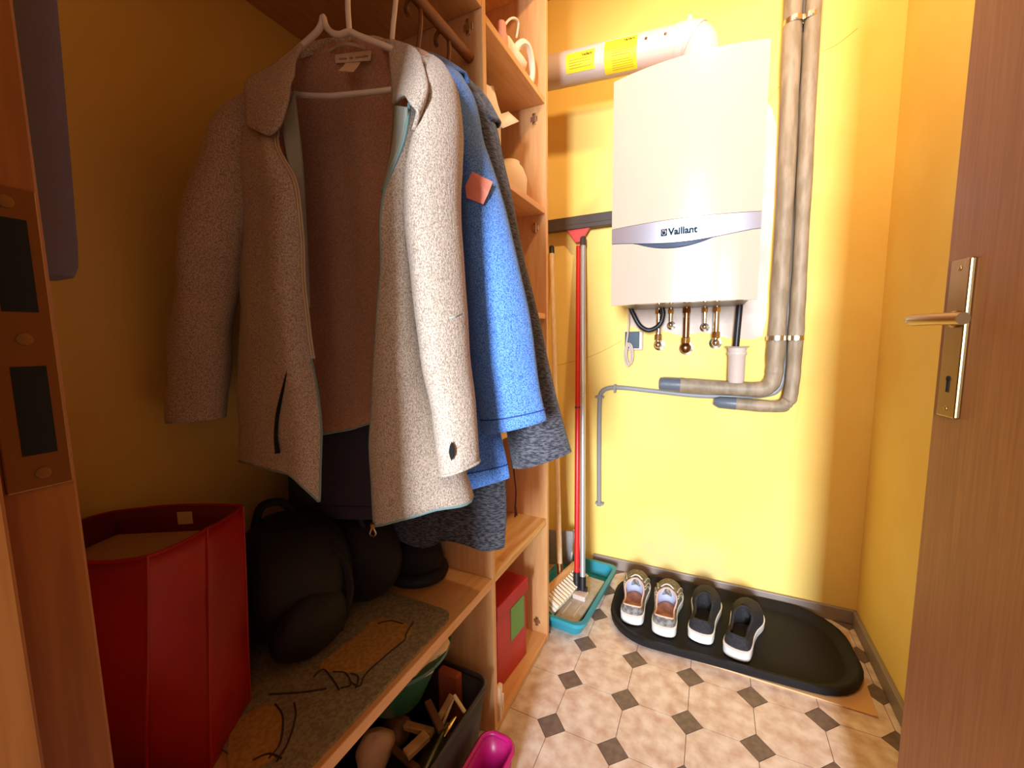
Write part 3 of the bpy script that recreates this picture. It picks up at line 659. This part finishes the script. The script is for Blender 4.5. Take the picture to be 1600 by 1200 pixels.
# ------------------------------------------------------------------ boiler
BX0, BX1, BZ0, BZ1 = -.321, .113, 1.147, 1.862
bxc, bhw = (BX0+BX1)/2, (BX1-BX0)/2
def bf(x): return 1.440-.035*(1-((x-bxc)/bhw)**2)
bo = thing('gas_boiler', 'white wall-hung gas boiler with a silver name band on the yellow wall', 'boiler', (bxc, 1.62, BZ0))
MB().box(BX0+.008, BX1-.008, 1.455, YB-.001, BZ0+.012, BZ1-.004).build('casing', M['white'], bo, bev=.004)
xs = np.linspace(BX0, BX1, 25)
def front(zlo, zhi, name, mt, proud=0., nz=8, back=1.46, bev=.003):
    a = MB(); rowsf = []; rowsb = []
    for k2 in range(nz+1):
        t_ = k2/nz
        rowsf.append([(x, bf(x)-proud, zlo(x)*(1-t_)+zhi(x)*t_) for x in xs]); rowsb.append([(x, back, zlo(x)*(1-t_)+zhi(x)*t_) for x in xs])
    a.grid(rowsf); a.grid([r_[::-1] for r_ in rowsb])
    a.grid([[rowsb[0][i], rowsf[0][i]] for i in range(25)]); a.grid([[rowsf[-1][i], rowsb[-1][i]] for i in range(25)])
    a.grid([[rowsb[i][0], rowsf[i][0]] for i in range(nz+1)][::-1]); a.grid([[rowsf[i][-1], rowsb[i][-1]] for i in range(nz+1)][::-1])
    return a.build(name, mt, bo, smooth=True, split=30)
par = lambda x: 1-((x-bxc)/bhw)**2
ztop = lambda x: 1.3985
zlow = lambda x: 1.352-.022*max(0, par(x))**1.5
front(lambda x: ztop(x)+.0015, lambda x: BZ1, 'upper_cover', M['white'])
bandp = front(zlow, ztop, 'name_band', M['silver'], .001, 4)
def dip(x):
    t_ = (x+.125)/.115
    return .017*max(0, 1-t_*t_)
front(lambda x: BZ0, lambda x: zlow(x)-.0015-dip(x), 'lower_flap', M['white'])
rs = MB(); xa = np.linspace(-.245, -.005, 21)
rs.grid([[(x, bf(x)+.004, zlow(x)-.0015-dip(x)-.002) for x in xa], [(x, bf(x)+.010, zlow(x)-.006-dip(x)*.3) for x in xa], [(x, bf(x)+.006, zlow(x)+.001) for x in xa]])
rs.build('grip_recess', M['slate'], bo, smooth=True)
MB().box(BX0+.02, BX1-.02, 1.46, YB-.005, BZ0+.004, BZ0+.013).build('bottom_plate', M['bsteel'], bo)
vs, fs = text_mesh('Vaillant', .0285, .0011)
tw_ = max(v[0] for v in vs); sc_ = .083/tw_
MB().add([(-.138+v[0]*sc_, bf(-.138+v[0]*sc_)-.0032, 1.353+v[1]) for v in vs], fs).build('lettering', M['navytext'], bandp, solid=.0006)
def bpt(x, z): return (x, bf(x)-.0028, z)
e0, e1, z0_, z1_ = -.160, -.142, 1.352, 1.373
MB().add([bpt(e0, z0_), bpt(e1, z0_), bpt(e1, z1_), bpt(e0, z1_)], [(0, 1, 2, 3)]).build('emblem_square', M['navytext'], bandp, solid=.0004)
MB().tube([V(*bpt(-.151+.006*math.cos(a), 1.3625+.0075*math.sin(a)))-V(0, .0006, 0) for a in np.linspace(0, 6.283, 20, endpoint=False)], .0008, 5, closed=True).tube(
    catmull([V(*bpt(-.157, 1.371)), V(*bpt(-.152, 1.366)), V(*bpt(-.147, 1.364)), V(*bpt(-.146, 1.357))], 4)-V(0, .0006, 0), .0009, 5).build('emblem_mark', M['silver'], bandp)

# flue
fu = thing('flue_pipe', 'white flue pipe with yellow warning stickers running above the boiler', 'pipe', (-.4, 1.56, 1.95))
FA, FB = V(XL+.001, 1.565, 2.052), V(-.135, 1.565, 1.993)
fx = unit(FB-FA); fup = unit(V(0, 0, 1)-fx*fx[2]); ffr = V(0, -1, 0); FR = .055
MB().tube([FA, FA*.5+FB*.5, FB], FR, 36).build('pipe_run', M['wplastic'], fu, smooth=True)
bend = [FB-fx*.01, FB, FB+V(.03, .0, -.002), FB+V(.055, .0, -.022), FB+V(.062, .0, -.05), V(-.072, 1.565, 1.9), V(-.072, 1.565, 1.855)]
MB().tube(catmull(bend, 5), FR+.003, 36).build('elbow', M['wplastic'], fu, smooth=True)
MB().lathe([(FR+.003, -.006), (FR+.0065, -.006), (FR+.0065, .006), (FR+.003, .006)], FB+V(.04, 0, -.008), unit(V(1, 0, -.75)), 36).build('clamp_ring', M['wplastic'], fu, smooth=True, split=30)
MB().obox(FB+V(.028, -.005, .066), (.008, 0, 0), (0, .008, 0), (0, 0, .007)).build('clamp_screw', M['zinc'], fu, bev=.001)
def cyl(s, ang, r_): return FA+fx*s+r_*(math.cos(ang)*ffr+math.sin(ang)*fup)
def fs_(X): return (X-FA[0])/fx[0]
def sticker(X0, X1, a1, a0, lines, triangle=False):
    rows = [[cyl(fs_(X), R(a), FR+.0006) for X in np.linspace(X0, X1, 3)] for a in np.linspace(a0, a1, 14)]
    st = MB().grid(rows).build('warning_sticker', M['yellow'], fu, smooth=True)
    st['label'] = 'yellow warning sticker'
    vs, fs = text_mesh('Vaillant', .0125, .0004)
    wd = max(v[0] for v in vs)
    MB().add([cyl(fs_(X1)-.008-wd+v[0], R(a1)-.006/FR-(.012-v[1])/FR, FR+.0012) for v in vs], fs).build('lettering', M['ink'], st)
    for (aa, xo, x1_) in lines:
        MB().tube([cyl(fs_(X0+(X1-X0)*t_), R(aa), FR+.0007) for t_ in np.linspace(xo, x1_, 4)], .0010, 4).build('print_line', M['inkfaint'], st)
    if triangle:
        c_ = (fs_(X0)+.014, R(a1)-.03/FR); T_ = [(-.006, -.005), (.006, -.005), (0, .006)]
        MB().tube([cyl(c_[0]+a, c_[1]+b_/FR, FR+.001) for a, b_ in T_], .0009, 5, closed=True).build('warning_triangle', M['ink'], st)
sticker(-.508, -.405, 18, -46, [(-8, .12, .8), (-16, .12, .9), (-24, .12, .6), (-32, .12, .9)])
sticker(-.372, -.263, 36, -78, [(6, .25, .8), (-1, .25, .9), (-8, .25, .9), (-15, .25, .9), (-22, .25, .8), (-36, .25, .8), (-43, .25, .9), (-50, .25, .9), (-57, .25, .9), (-64, .25, .9)], True)
for X in (-.235, -.175): MB().lathe([(.005, 0), (.004, .002), (0, .0025)], cyl(fs_(X), R(8), FR-.0005), cyl(fs_(X), R(8), 1)-cyl(fs_(X), R(8), 0), 10).build('screw', M['steel'], fu, smooth=True)

# insulated pipes on the wall
def clampring(c_, r_, par_):
    MB().lathe([(r_, -.008), (r_+.003, -.008), (r_+.003, .008), (r_, .008)], c_, (0, 0, 1), 20).box(c_[0]-.006, c_[0]+.006, c_[1]-r_-.008, c_[1]-r_, c_[2]-.006, c_[2]+.006).tube([V(c_[0], c_[1]+r_, c_[2]), V(c_[0], YB, c_[2])], .004, 8).build('pipe_clamp', M['zinc'], par_, smooth=True, split=30)
YP = 1.742
p1 = thing('insulated_pipe', 'thick insulated pipe next to the boiler, its foot turning left with a taped end', 'pipe', (.2, YP, .84), group='insulated pipes on the wall')
vx1 = onY(1215, 500, YP)[0]; zb1 = onY(1120, 606, YP)[2]; xe1 = onY(1030, 602, YP)[0]
vx0 = onY(1237, 60, YP)[0]
path = catmull([V(vx0-.004, YP, 2.449), V(vx0, YP, 2.0), V((vx0+vx1)/2+.004, YP, 1.6), V(vx1+.002, YP, 1.2), V(vx1, YP, .95), V(vx1-.002, YP, zb1+.045), V(vx1-.016, YP, zb1+.014), V(vx1-.05, YP, zb1), V((vx1+xe1)/2, YP, zb1+.002), V(xe1+.08, YP, zb1+.006)], 8)
rnd = np.random.RandomState(5)
MB().tube(path, [.0275+.0012*x for x in rnd.randn(40)], 22).build('insulation', M['foam'], p1, smooth=True)
MB().tube([V(xe1+.085, YP, zb1+.006), V(xe1+.02, YP, zb1+.008), V(xe1+.004, YP, zb1+.008), V(xe1, YP, zb1+.008)], [.0282, .027, .025, .019], 20).build('taped_end', M['foamdark'], p1, smooth=True)
for py in (36, 528):
    c_ = onY(1240 if py < 100 else 1213, py, YP); clampring(V(c_[0], YP, c_[2]), .028, p1)
p2 = thing('insulated_pipe', 'slimmer insulated pipe on the right, turning left at the bottom below the other', 'pipe', (.27, YP, .77), group='insulated pipes on the wall')
wx0 = onY(1268, 60, YP)[0]; wx1 = onY(1245, 500, YP)[0]; zb2 = onY(1170, 633, YP)[2]; xe2 = onY(1115, 630, YP)[0]
path = catmull([V(wx0+.002, YP, 2.449), V(wx0, YP, 2.0), V((wx0+wx1)/2, YP, 1.6), V(wx1, YP, 1.2), V(wx1, YP, .95), V(wx1-.004, YP, zb2+.05), V(wx1-.016, YP, zb2+.015), V(wx1-.05, YP, zb2), V(xe2+.07, YP, zb2+.003)], 8)
MB().tube(path, [.0225+.001*x for x in rnd.randn(40)], 20).build('insulation', M['foam'], p2, smooth=True)
MB().tube([V(xe2+.075, YP, zb2+.003), V(xe2+.02, YP, zb2+.005), V(xe2, YP, zb2+.007)], [.0228, .022, .012], 18).build('taped_end', M['foamdark'], p2, smooth=True)
for py in (28, 528):
    c_ = onY(1266 if py < 100 else 1243, py, YP); clampring(V(c_[0], YP, c_[2]), .023, p2)
cn = thing('cable_conduit', 'thin grey conduit running behind the insulated pipes and down the wall', 'conduit', (-.3, YB-.012, .3))
YC = YB-.013
pts = [V(onY(1256, 60, YC)[0], YC, 2.449), onY(1254, 100, YC), onY(1245, 300, YC), onY(1233, 480, YC), onY(1229, 560, YC), onY(1218, 605, YC), onY(1195, 617, YC), onY(1150, 619, YC), onY(1090, 618, YC), onY(1030, 612, YC), onY(975, 606, YC), onY(953, 606, YC), onY(941, 612, YC), onY(937, 628, YC), onY(936, 700, YC), onY(936, 790, YC)]
MB().tube(catmull(pts, 6), .0095, 14).build('conduit_tube', M['conduit'], cn, smooth=True)
for x, y, hz in ((961, 607, 1), (937, 620, 0), (937, 786, 0)):
    c_ = onY(x, y, YC)
    if hz: MB().box(c_[0]-.004, c_[0]+.004, YC-.013, YB, c_[2]-.018, c_[2]+.018).build('clip', M['conduit'], cn, bev=.001)
    else: MB().box(c_[0]-.018, c_[0]+.018, YC-.013, YB, c_[2]-.004, c_[2]+.004).build('clip', M['conduit'], cn, bev=.001)

# fittings under the boiler
def fitting(name, label, x, ytop, ybot, r_, mt, nut=True, ball=False, Yv=1.735):
    a = onY(x, ytop, Yv); b_ = onY(x, ybot, Yv)
    zt = BZ0+.006; xx = (a[0]+b_[0])/2
    f_ = thing(name, label, 'pipe fitting', (xx, Yv, b_[2]), group='fittings under the boiler')
    MB().tube([V(xx, Yv, zt), V(xx, Yv, b_[2]+.02)], r_, 16).build('tail_pipe', mt, f_, smooth=True)
    MB().lathe([(r_, .006), (r_+.004, .006), (r_+.004, -.012), (r_, -.012)], (xx, Yv, zt-.012), n=6).build('union_nut', mt, f_)
    if nut: MB().lathe([(r_, .013), (r_*1.5, .011), (r_*1.5, -.011), (r_, -.013)], (xx, Yv, b_[2]+.035), n=6).build('union_nut', M['chrome'], f_, bev=.001)
    rb = r_*(1.75 if ball else 1.35)
    MB().lathe([(0, -rb)]+[(rb*math.cos(t_), rb*math.sin(t_)) for t_ in np.linspace(-1.3, 1.3, 9)]+[(0, rb)], (xx, Yv, b_[2]+.006), n=20).build('elbow_body', mt, f_, smooth=True)
    MB().tube([V(xx, Yv, b_[2]+.004), V(xx, YB, b_[2]+.004)], r_*1.05, 14).build('wall_stub', mt, f_, smooth=True)
    MB().lathe([(r_, -.002), (r_*2.0, -.001), (r_*2.1, .006), (r_, .008)], (xx, YB-.001, b_[2]+.004), (0, -1, 0), 22).build('wall_rosette', M['chrome'], f_, smooth=True)
fitting('valve_fitting', 'leftmost tall chrome valve under the boiler', 1029, 482, 541, .0105, M['chrome'])
fitting('small_fitting', 'short angled fitting second from the left under the boiler', 1048, 482, 510, .008, M['chrome'], False, Yv=1.745)
fitting('drain_valve', 'brown bronze ball fitting in the middle under the boiler', 1072, 482, 546, .012, M['copper'], True, True)
fitting('small_fitting', 'short angled fitting right of the bronze valve', 1101, 482, 513, .008, M['chrome'], False, Yv=1.745)
fitting('valve_fitting', 'rightmost tall chrome valve beside the black drain hose', 1119, 482, 538, .0105, M['chrome'])
ho = thing('boiler_cable', 'black hose looping under the left end of the boiler', 'hose', tuple(onY(1005, 515, 1.70)))
MB().tube(catmull([onY(984, 478, 1.70), onY(990, 492, 1.70), onY(1000, 509, 1.70), onY(1014, 516, 1.70), onY(1030, 508, 1.71), onY(1036, 492, 1.71), onY(1034, 478, 1.71)], 7), .009, 12).build('hose_tube', M['black'], ho, smooth=True)
dh = thing('drain_hose', 'black ribbed drain hose dropping from the boiler into the white funnel', 'hose', tuple(onY(1152, 510, 1.735)))
a, b_ = onY(1156, 476, 1.735), onY(1149, 552, 1.735); a[2] = BZ0+.008
pts = [a*(1-t_)+b_*t_ for t_ in np.linspace(0, 1, 49)]
MB().tube(pts, [.0105+.0012*(i % 2) for i in range(49)], 14).build('hose_tube', M['black'], dh, smooth=True, split=80)
sf = thing('drain_funnel', 'white plastic drain funnel on the wall below the boiler', 'funnel', tuple(onY(1150, 598, 1.735)))
c0 = onY(1151, 541, 1.735); c1 = onY(1149, 598, 1.735); hh = c0[2]-c1[2]
MB().lathe([(0, 0), (.024, 0), (.028, .01), (.029, hh-.035), (.033, hh-.03), (.033, hh-.022), (.030, hh-.018), (.032, hh-.006), (.044, hh), (.040, hh), (.026, hh-.012), (.026, .02), (0, .02)], (c1[0]+.001, 1.735, c1[2]), n=28).build('cup', M['wplastic'], sf, smooth=True, split=40)
MB().box(c1[0]-.012, c1[0]+.014, 1.755, YB, c1[2]+.03, c1[2]+.06).build('bracket', M['wplastic'], sf, bev=.002)
so = thing('wall_socket', 'small square socket with dark blue face left of the boiler fittings', 'socket', tuple(onY(990, 532, YB)))
c_ = onY(991, 532, YB)
MB().box(c_[0]-.033, c_[0]+.037, YB-.022, YB, c_[2]-.04, c_[2]+.038).build('socket_frame', M['wplastic'], so, bev=.004)
MB().box(c_[0]-.034, c_[0]+.024, YB-.026, YB-.021, c_[2]-.032, c_[2]+.036).build('socket_face', M['socket'], so, bev=.002)
wc = thing('white_cable', 'white cable hanging from the boiler and coiled in front of the socket', 'cable', tuple(onY(983, 560, 1.74)))
YW = 1.742
MB().tube(catmull([onY(982, 480, YW), onY(982, 510, YW), onY(979, 535, YW), onY(976, 552, YW), onY(977, 566, YW)], 6), .0035, 8).build('cable_drop', M['wplastic'], wc, smooth=True)
for i, (x, y, rx, ry) in enumerate(((982, 553, 5.5, 17), (984, 553, 5, 16), (981, 555, 4.5, 17))):
    MB().tube([onY(x+rx*math.cos(q), y+ry*math.sin(q), YW-.004*i) for q in np.linspace(0, 6.283, 26, endpoint=False)], .0033, 8, closed=True).build('cable_coil', M['wplastic'], wc, smooth=True)

# ------------------------------------------------------------------ brooms, mop, tray
tt = thing('mop_tray', 'teal plastic tray on the tiles holding the mop and broom heads', 'tray', (-.47, 1.5, 0), R(-4))
def loc_rings(spec, n=6):
    return [[(x, y, z) for x, y in rrect(-a, a, -b_, b_, r_, n)] for a, b_, r_, z in spec]
rg_ = loc_rings([(.10, .195, .03, .001), (.115, .212, .035, .05), (.12, .217, .037, .052), (.12, .217, .037, .044), (.123, .220, .037, .044), (.123, .220, .037, .057), (.108, .205, .033, .057), (.094, .188, .028, .007)])
n_ = len(rg_[0])
MB().grid(rg_, True).add(rg_[0], [tuple(range(n_))[::-1]]).add(rg_[-1], [tuple(range(n_))]).build('tray_body', M['teal'], tt, smooth=True, local=True, split=40)

def pole(par_, a, b_, r_, mt, capmt, capr=1.15, caplen=.03, name='handle'):
    a, b_ = V(*a), V(*b_); u = unit(b_-a)
    MB().tube([a, b_], r_, 16).build(name, mt, par_, smooth=True)
    MB().tube([b_-u*.004, b_+u*(caplen-.006), b_+u*caplen], [r_*capr, r_*capr, r_*.8], 14).build('end_cap', capmt, par_, smooth=True)
fm = thing('flat_mop', 'flat mop with silver pole, its grey plate lying in the teal tray', 'mop', (-.41, 1.47, .01))
mu, mv = unit(V(.10, 1, 0)), unit(V(1, -.10, 0)); mc = V(-.425, 1.455, .032)
MB().obox(mc, mu*.155, mv*.045, V(0, 0, .008)).build('mop_plate', M['mopgrey'], fm, bev=.006)
for s_ in (-1, 1): MB().obox(mc+mv*.020*s_-mu*.085+V(0, 0, .0095), mu*.04, mv*.0022, V(0, 0, .003)).build('rib', M['wplastic'], fm, bev=.001)
MB().obox(mc+mu*.0+V(0, 0, .018), mu*.022, mv*.026, V(0, 0, .010)).build('joint_block', M['wplastic'], fm, bev=.004)
mj = mc+mu*.02+V(0, 0, .03); mtop = V(*onY(911, 372, 1.745))
ud = unit(mtop-mj)
MB().tube([mj, mj+ud*.05], .013, 14).box(mj[0]-.018, mj[0]+.018, mj[1]-.008, mj[1]+.008, mj[2]-.012, mj[2]+.012).build('swivel_socket', M['black'], fm, smooth=True, split=30)
pole(fm, mj+ud*.045, mtop-ud*.03, .0105, M['alu'], M['rubber'], 1.2, .035)
sq = thing('floor_squeegee', 'red floor squeegee standing upside down with dark rubber blade against the wall', 'squeegee', (-.45, 1.48, .02))
sb = V(*onZ(901, 935, .025)); st_ = V(*onY(904, 385, 1.752))
MB().tube([sb+unit(st_-sb)*.09, st_], .0105, 14).build('handle', M['red'], sq, smooth=True)
MB().tube([sb, sb+unit(st_-sb)*.10], .014, 14).build('grip', M['black'], sq, smooth=True)
mid = sb+(st_-sb)*.52
MB().tube([mid, mid+unit(st_-sb)*.006], .0118, 14).build('joint_ring', M['rubber'], sq, smooth=True)
bl0, bl1 = onY(857, 357, 1.745), onY(957, 352, 1.745)
bl = unit(V(bl1[0]-bl0[0], 0, 0)); xb0, xb1, zb = -.775, -.335, bl0[2]+.002
MB().box(xb0, xb1, 1.737, 1.753, zb-.004, zb+.032).build('rubber_blade', M['rubber'], sq, bev=.003)
MB().box(xb0+.004, xb1-.004, 1.732, 1.760, zb-.022, zb-.002).build('blade_clamp', M['rubber'], sq, bev=.003)
sx_ = st_[0]
MB().add([(sx_-.012, 1.742, zb-.075), (sx_+.012, 1.742, zb-.075), (sx_+.05, 1.74, zb-.02), (sx_-.05, 1.74, zb-.02), (sx_-.012, 1.758, zb-.075), (sx_+.012, 1.758, zb-.075), (sx_+.05, 1.758, zb-.02), (sx_-.05, 1.758, zb-.02)],
         [(0, 1, 2, 3), (7, 6, 5, 4), (1, 0, 4, 5), (2, 1, 5, 6), (3, 2, 6, 7), (0, 3, 7, 4)]).build('bracket', M['redplastic'], sq, bev=.003)
br = thing('broom', 'wooden broom with pale bristles leaning next to the shelf unit', 'broom', (-.5, 1.45, .01))
bu2 = unit(V(.18, 1, 0)); bn2 = unit(V(.85, -.15, -.45)); bside = unit(np.cross(bu2, bn2)); bc2 = V(-.515, 1.45, .085)
MB().obox(bc2, bu2*.13, bside*.028, bn2*.014).build('broom_block', M['broomwood'], br, bev=.008)
for i in range(14):
    for s_ in (-1, 0, 1):
        a = bc2+bu2*(-.118+i*.0182)+bside*.017*s_+bn2*.013
        MB().tube([a, a+bn2*.055], [.006, .0085], 7).build('bristle_tuft', M['bristle'], br)
pb = bc2-bn2*.01+bu2*.03; ptop = V(*onY(862, 395, 1.752)); pu = unit(ptop-pb)
MB().tube([pb, pb+pu*.05], .014, 12).build('socket', M['steel'], br, smooth=True)
pole(br, pb+pu*.03, ptop, .0105, M['pole'], M['black'], 1.15, .03)
dpn = thing('dustpan', 'dull metal dustpan tucked behind the broom head in the corner', 'dustpan', (-.62, 1.62, .02))
MB().obox(V(-.59, 1.64, .12), (.07, .02, 0), (0, .01, .075), (0, .004, -.0006)).build('pan', M['bsteel'], dpn, bev=.002)
MB().obox(V(-.525, 1.658, .12), (.003, .001, 0), (0, .025, .075), (.002, 0, 0)).build('side_lip', M['bsteel'], dpn)

# ------------------------------------------------------------------ boot tray and shoes
bdm = tag(MB().prism([(-.10, 1.352), (.442, 1.343), (.46, 1.70), (-.09, 1.70)], .0005, .005).build('floor_sheet', M['board'], bev=.001), 'thin tan sheet on the tiles sticking out under the boot tray', 'sheet')
bt = thing('boot_tray', 'black rounded boot tray on the floor along the yellow wall', 'tray', (.065, 1.548, .005), R(2.5))
rr_ = [(.366, .192, .15, 0.0), (.378, .204, .155, .004), (.380, .206, .155, .024), (.376, .202, .155, .028), (.366, .192, .15, .026), (.352, .178, .14, .008), (.34, .166, .13, .006)]
rg_ = loc_rings(rr_, 8); n_ = len(rg_[0])
MB().grid(rg_, True).add(rg_[0], [tuple(range(n_))[::-1]]).add(rg_[-1], [tuple(range(n_))]).build('tray_body', M['tray'], bt, smooth=True, local=True, split=50)

def shoe(name, label, pos, yaw, kind, mirror=1, Ls=.285, group=None):
    o = thing(name, label, 'shoe', pos, yaw, group)
    # local: heel at y=0, toe at +y
    outl = [(0, .0), (.030, .012), (.036, .05), (.034, .10), (.037, .15), (.047, .20), (.045, .24), (.03, .272), (.006, .285),
            (-.018, .278), (-.036, .25), (-.043, .21), (-.037, .15), (-.034, .10), (-.036, .05), (-.030, .012)]
    O = catmull([(x*1.12*mirror, y*Ls/.285) for x, y in outl], 3, True)
    if mirror < 0: O = O[::-1]
    def spring(y): return .010*max(0, (y/Ls-.75)/.25)**2
    def rise(y, a, b_): return a+(b_-a)*max(0, 1-y/Ls)
    cx = O.mean(0)
    def ringz(s, f_): return [(cx[0]*(1-s)+p[0]*s, (Ls/2)*(1-s)+p[1]*s, f_(p[1])) for p in O]
    so_ = [ringz(.94, lambda y: spring(y)), ringz(1.02, lambda y: .004+spring(y)), ringz(1.04, lambda y: rise(y, .022, .034)+spring(y)), ringz(.97, lambda y: rise(y, .024, .036)+spring(y))]
    n = len(O)
    MB().grid(so_, True).add(so_[0], [tuple(range(n))[::-1]]).build('sole', M['sole'], o, smooth=True, local=True, split=40)
    # collar opening loop, matched point by point to the outline
    cl = []
    for p in O:
        t_ = p[1]/Ls
        y = .007+t_*.142*Ls/.285; x = p[0]*(.78 if kind == 'grey' else .62)*(1-.35*t_**3)
        z = (.070 if kind == 'grey' else .078)-.016*math.sin(math.pi*min(1, t_*1.25))+.022*t_**2
        cl.append(np.array([x, y, z]))
    base = [np.array([p[0]*.975, Ls/2+(p[1]-Ls/2)*.975, rise(p[1], .020, .030)+spring(p[1])]) for p in O]
    rows = []
    for k_ in np.linspace(0, 1, 9):
        row = []
        for a, b_ in zip(base, cl):
            e = math.sin(k_*math.pi/2)**.85
            f_ = 1-math.cos(k_*math.pi/2)
            p = a*(1-f_)+b_*f_; z = a[2]*(1-e)+b_[2]*e
            row.append((p[0], p[1], z))
        rows.append(row)
    up = MB().grid(rows, True).build('upper', M['sgrey'] if kind == 'grey' else M['sblack'], o, smooth=True, local=True, split=80)
    # lining and insole
    inn = [[tuple(p) for p in cl], [(p[0]*.97, .012+(p[1]-.012)*.98, p[2]-.012) for p in cl], [(p[0]*1.0, p[1], .05) for p in cl], [(p[0]*.98, p[1]*1.02+.002, .036) for p in cl]]
    MB().grid([r_[::-1] for r_ in inn], True).build('lining', M['slining'] if kind == 'grey' else M['sblack'], o, smooth=True, local=True)
    ins = [(p[0]*.99, p[1], .038) for p in cl]
    MB().add(ins, [tuple(range(n))]).build('insole', M['insole'] if kind == 'grey' else M['sblack'], o, local=True)
    MB().tube([p for p in cl], .0028 if kind == 'grey' else .004, 6, closed=True).build('collar_binding', M['pink'] if kind == 'grey' else M['sblack'], o, smooth=True, local=True)
    MB().grid([[(-.016, .135, .070), (0, .137, .074), (.016, .135, .070)], [(-.018, .150, .092), (0, .152, .097), (.018, .150, .092)], [(-.014, .195, .075), (0, .195, .082), (.014, .195, .075)]]).build('tongue', M['sgrey'] if kind == 'grey' else M['sblack'], o, smooth=True, local=True, solid=.004)
    for i in range(4):
        y = .158+i*.014; z = .0955-i*.0075
        MB().tube(catmull([V(-.022, y, z-.008), V(-.008, y+.003, z+.003), V(.008, y+.003, z+.003), V(.022, y, z-.008)], 4), .0025, 6).build('lace', M['sgreyband'] if kind == 'grey' else M['sblack'], o, smooth=True, local=True)
    if kind == 'grey':
        for s_ in (-1, 1):
            for i in range(3):
                y = .165+i*.022
                # stripe lies on the upper: pick points from its rows
                idx = min(range(n), key=lambda q_: abs(O[q_][1]-y-.03)+(0 if O[q_][0]*s_ > 0 else 9))
                MB().tube([np.array(rows[r_][idx])+V(s_*.001, 0, .001) for r_ in range(1, 8)], .0022, 5).build('stripe', M['sgreyband'], o, smooth=True, local=True)
    return o
zt = .0116
shoe('sneaker', 'grey sneaker with tan insole, leftmost shoe on the boot tray', (-.228, 1.420, zt), R(3), 'grey', -1, group='shoes on the boot tray')
shoe('sneaker', 'grey sneaker with tan insole between the other grey and the black shoe', (-.118, 1.405, zt), R(1), 'grey', 1, group='shoes on the boot tray')
shoe('sneaker', 'black white-soled shoe next to the grey sneaker', (-.005, 1.425, zt), R(-6), 'black', -1, .27, group='shoes on the boot tray')
shoe('sneaker', 'black white-soled shoe, rightmost on the boot tray', (.100, 1.395, zt), R(-12), 'black', 1, .285, group='shoes on the boot tray')
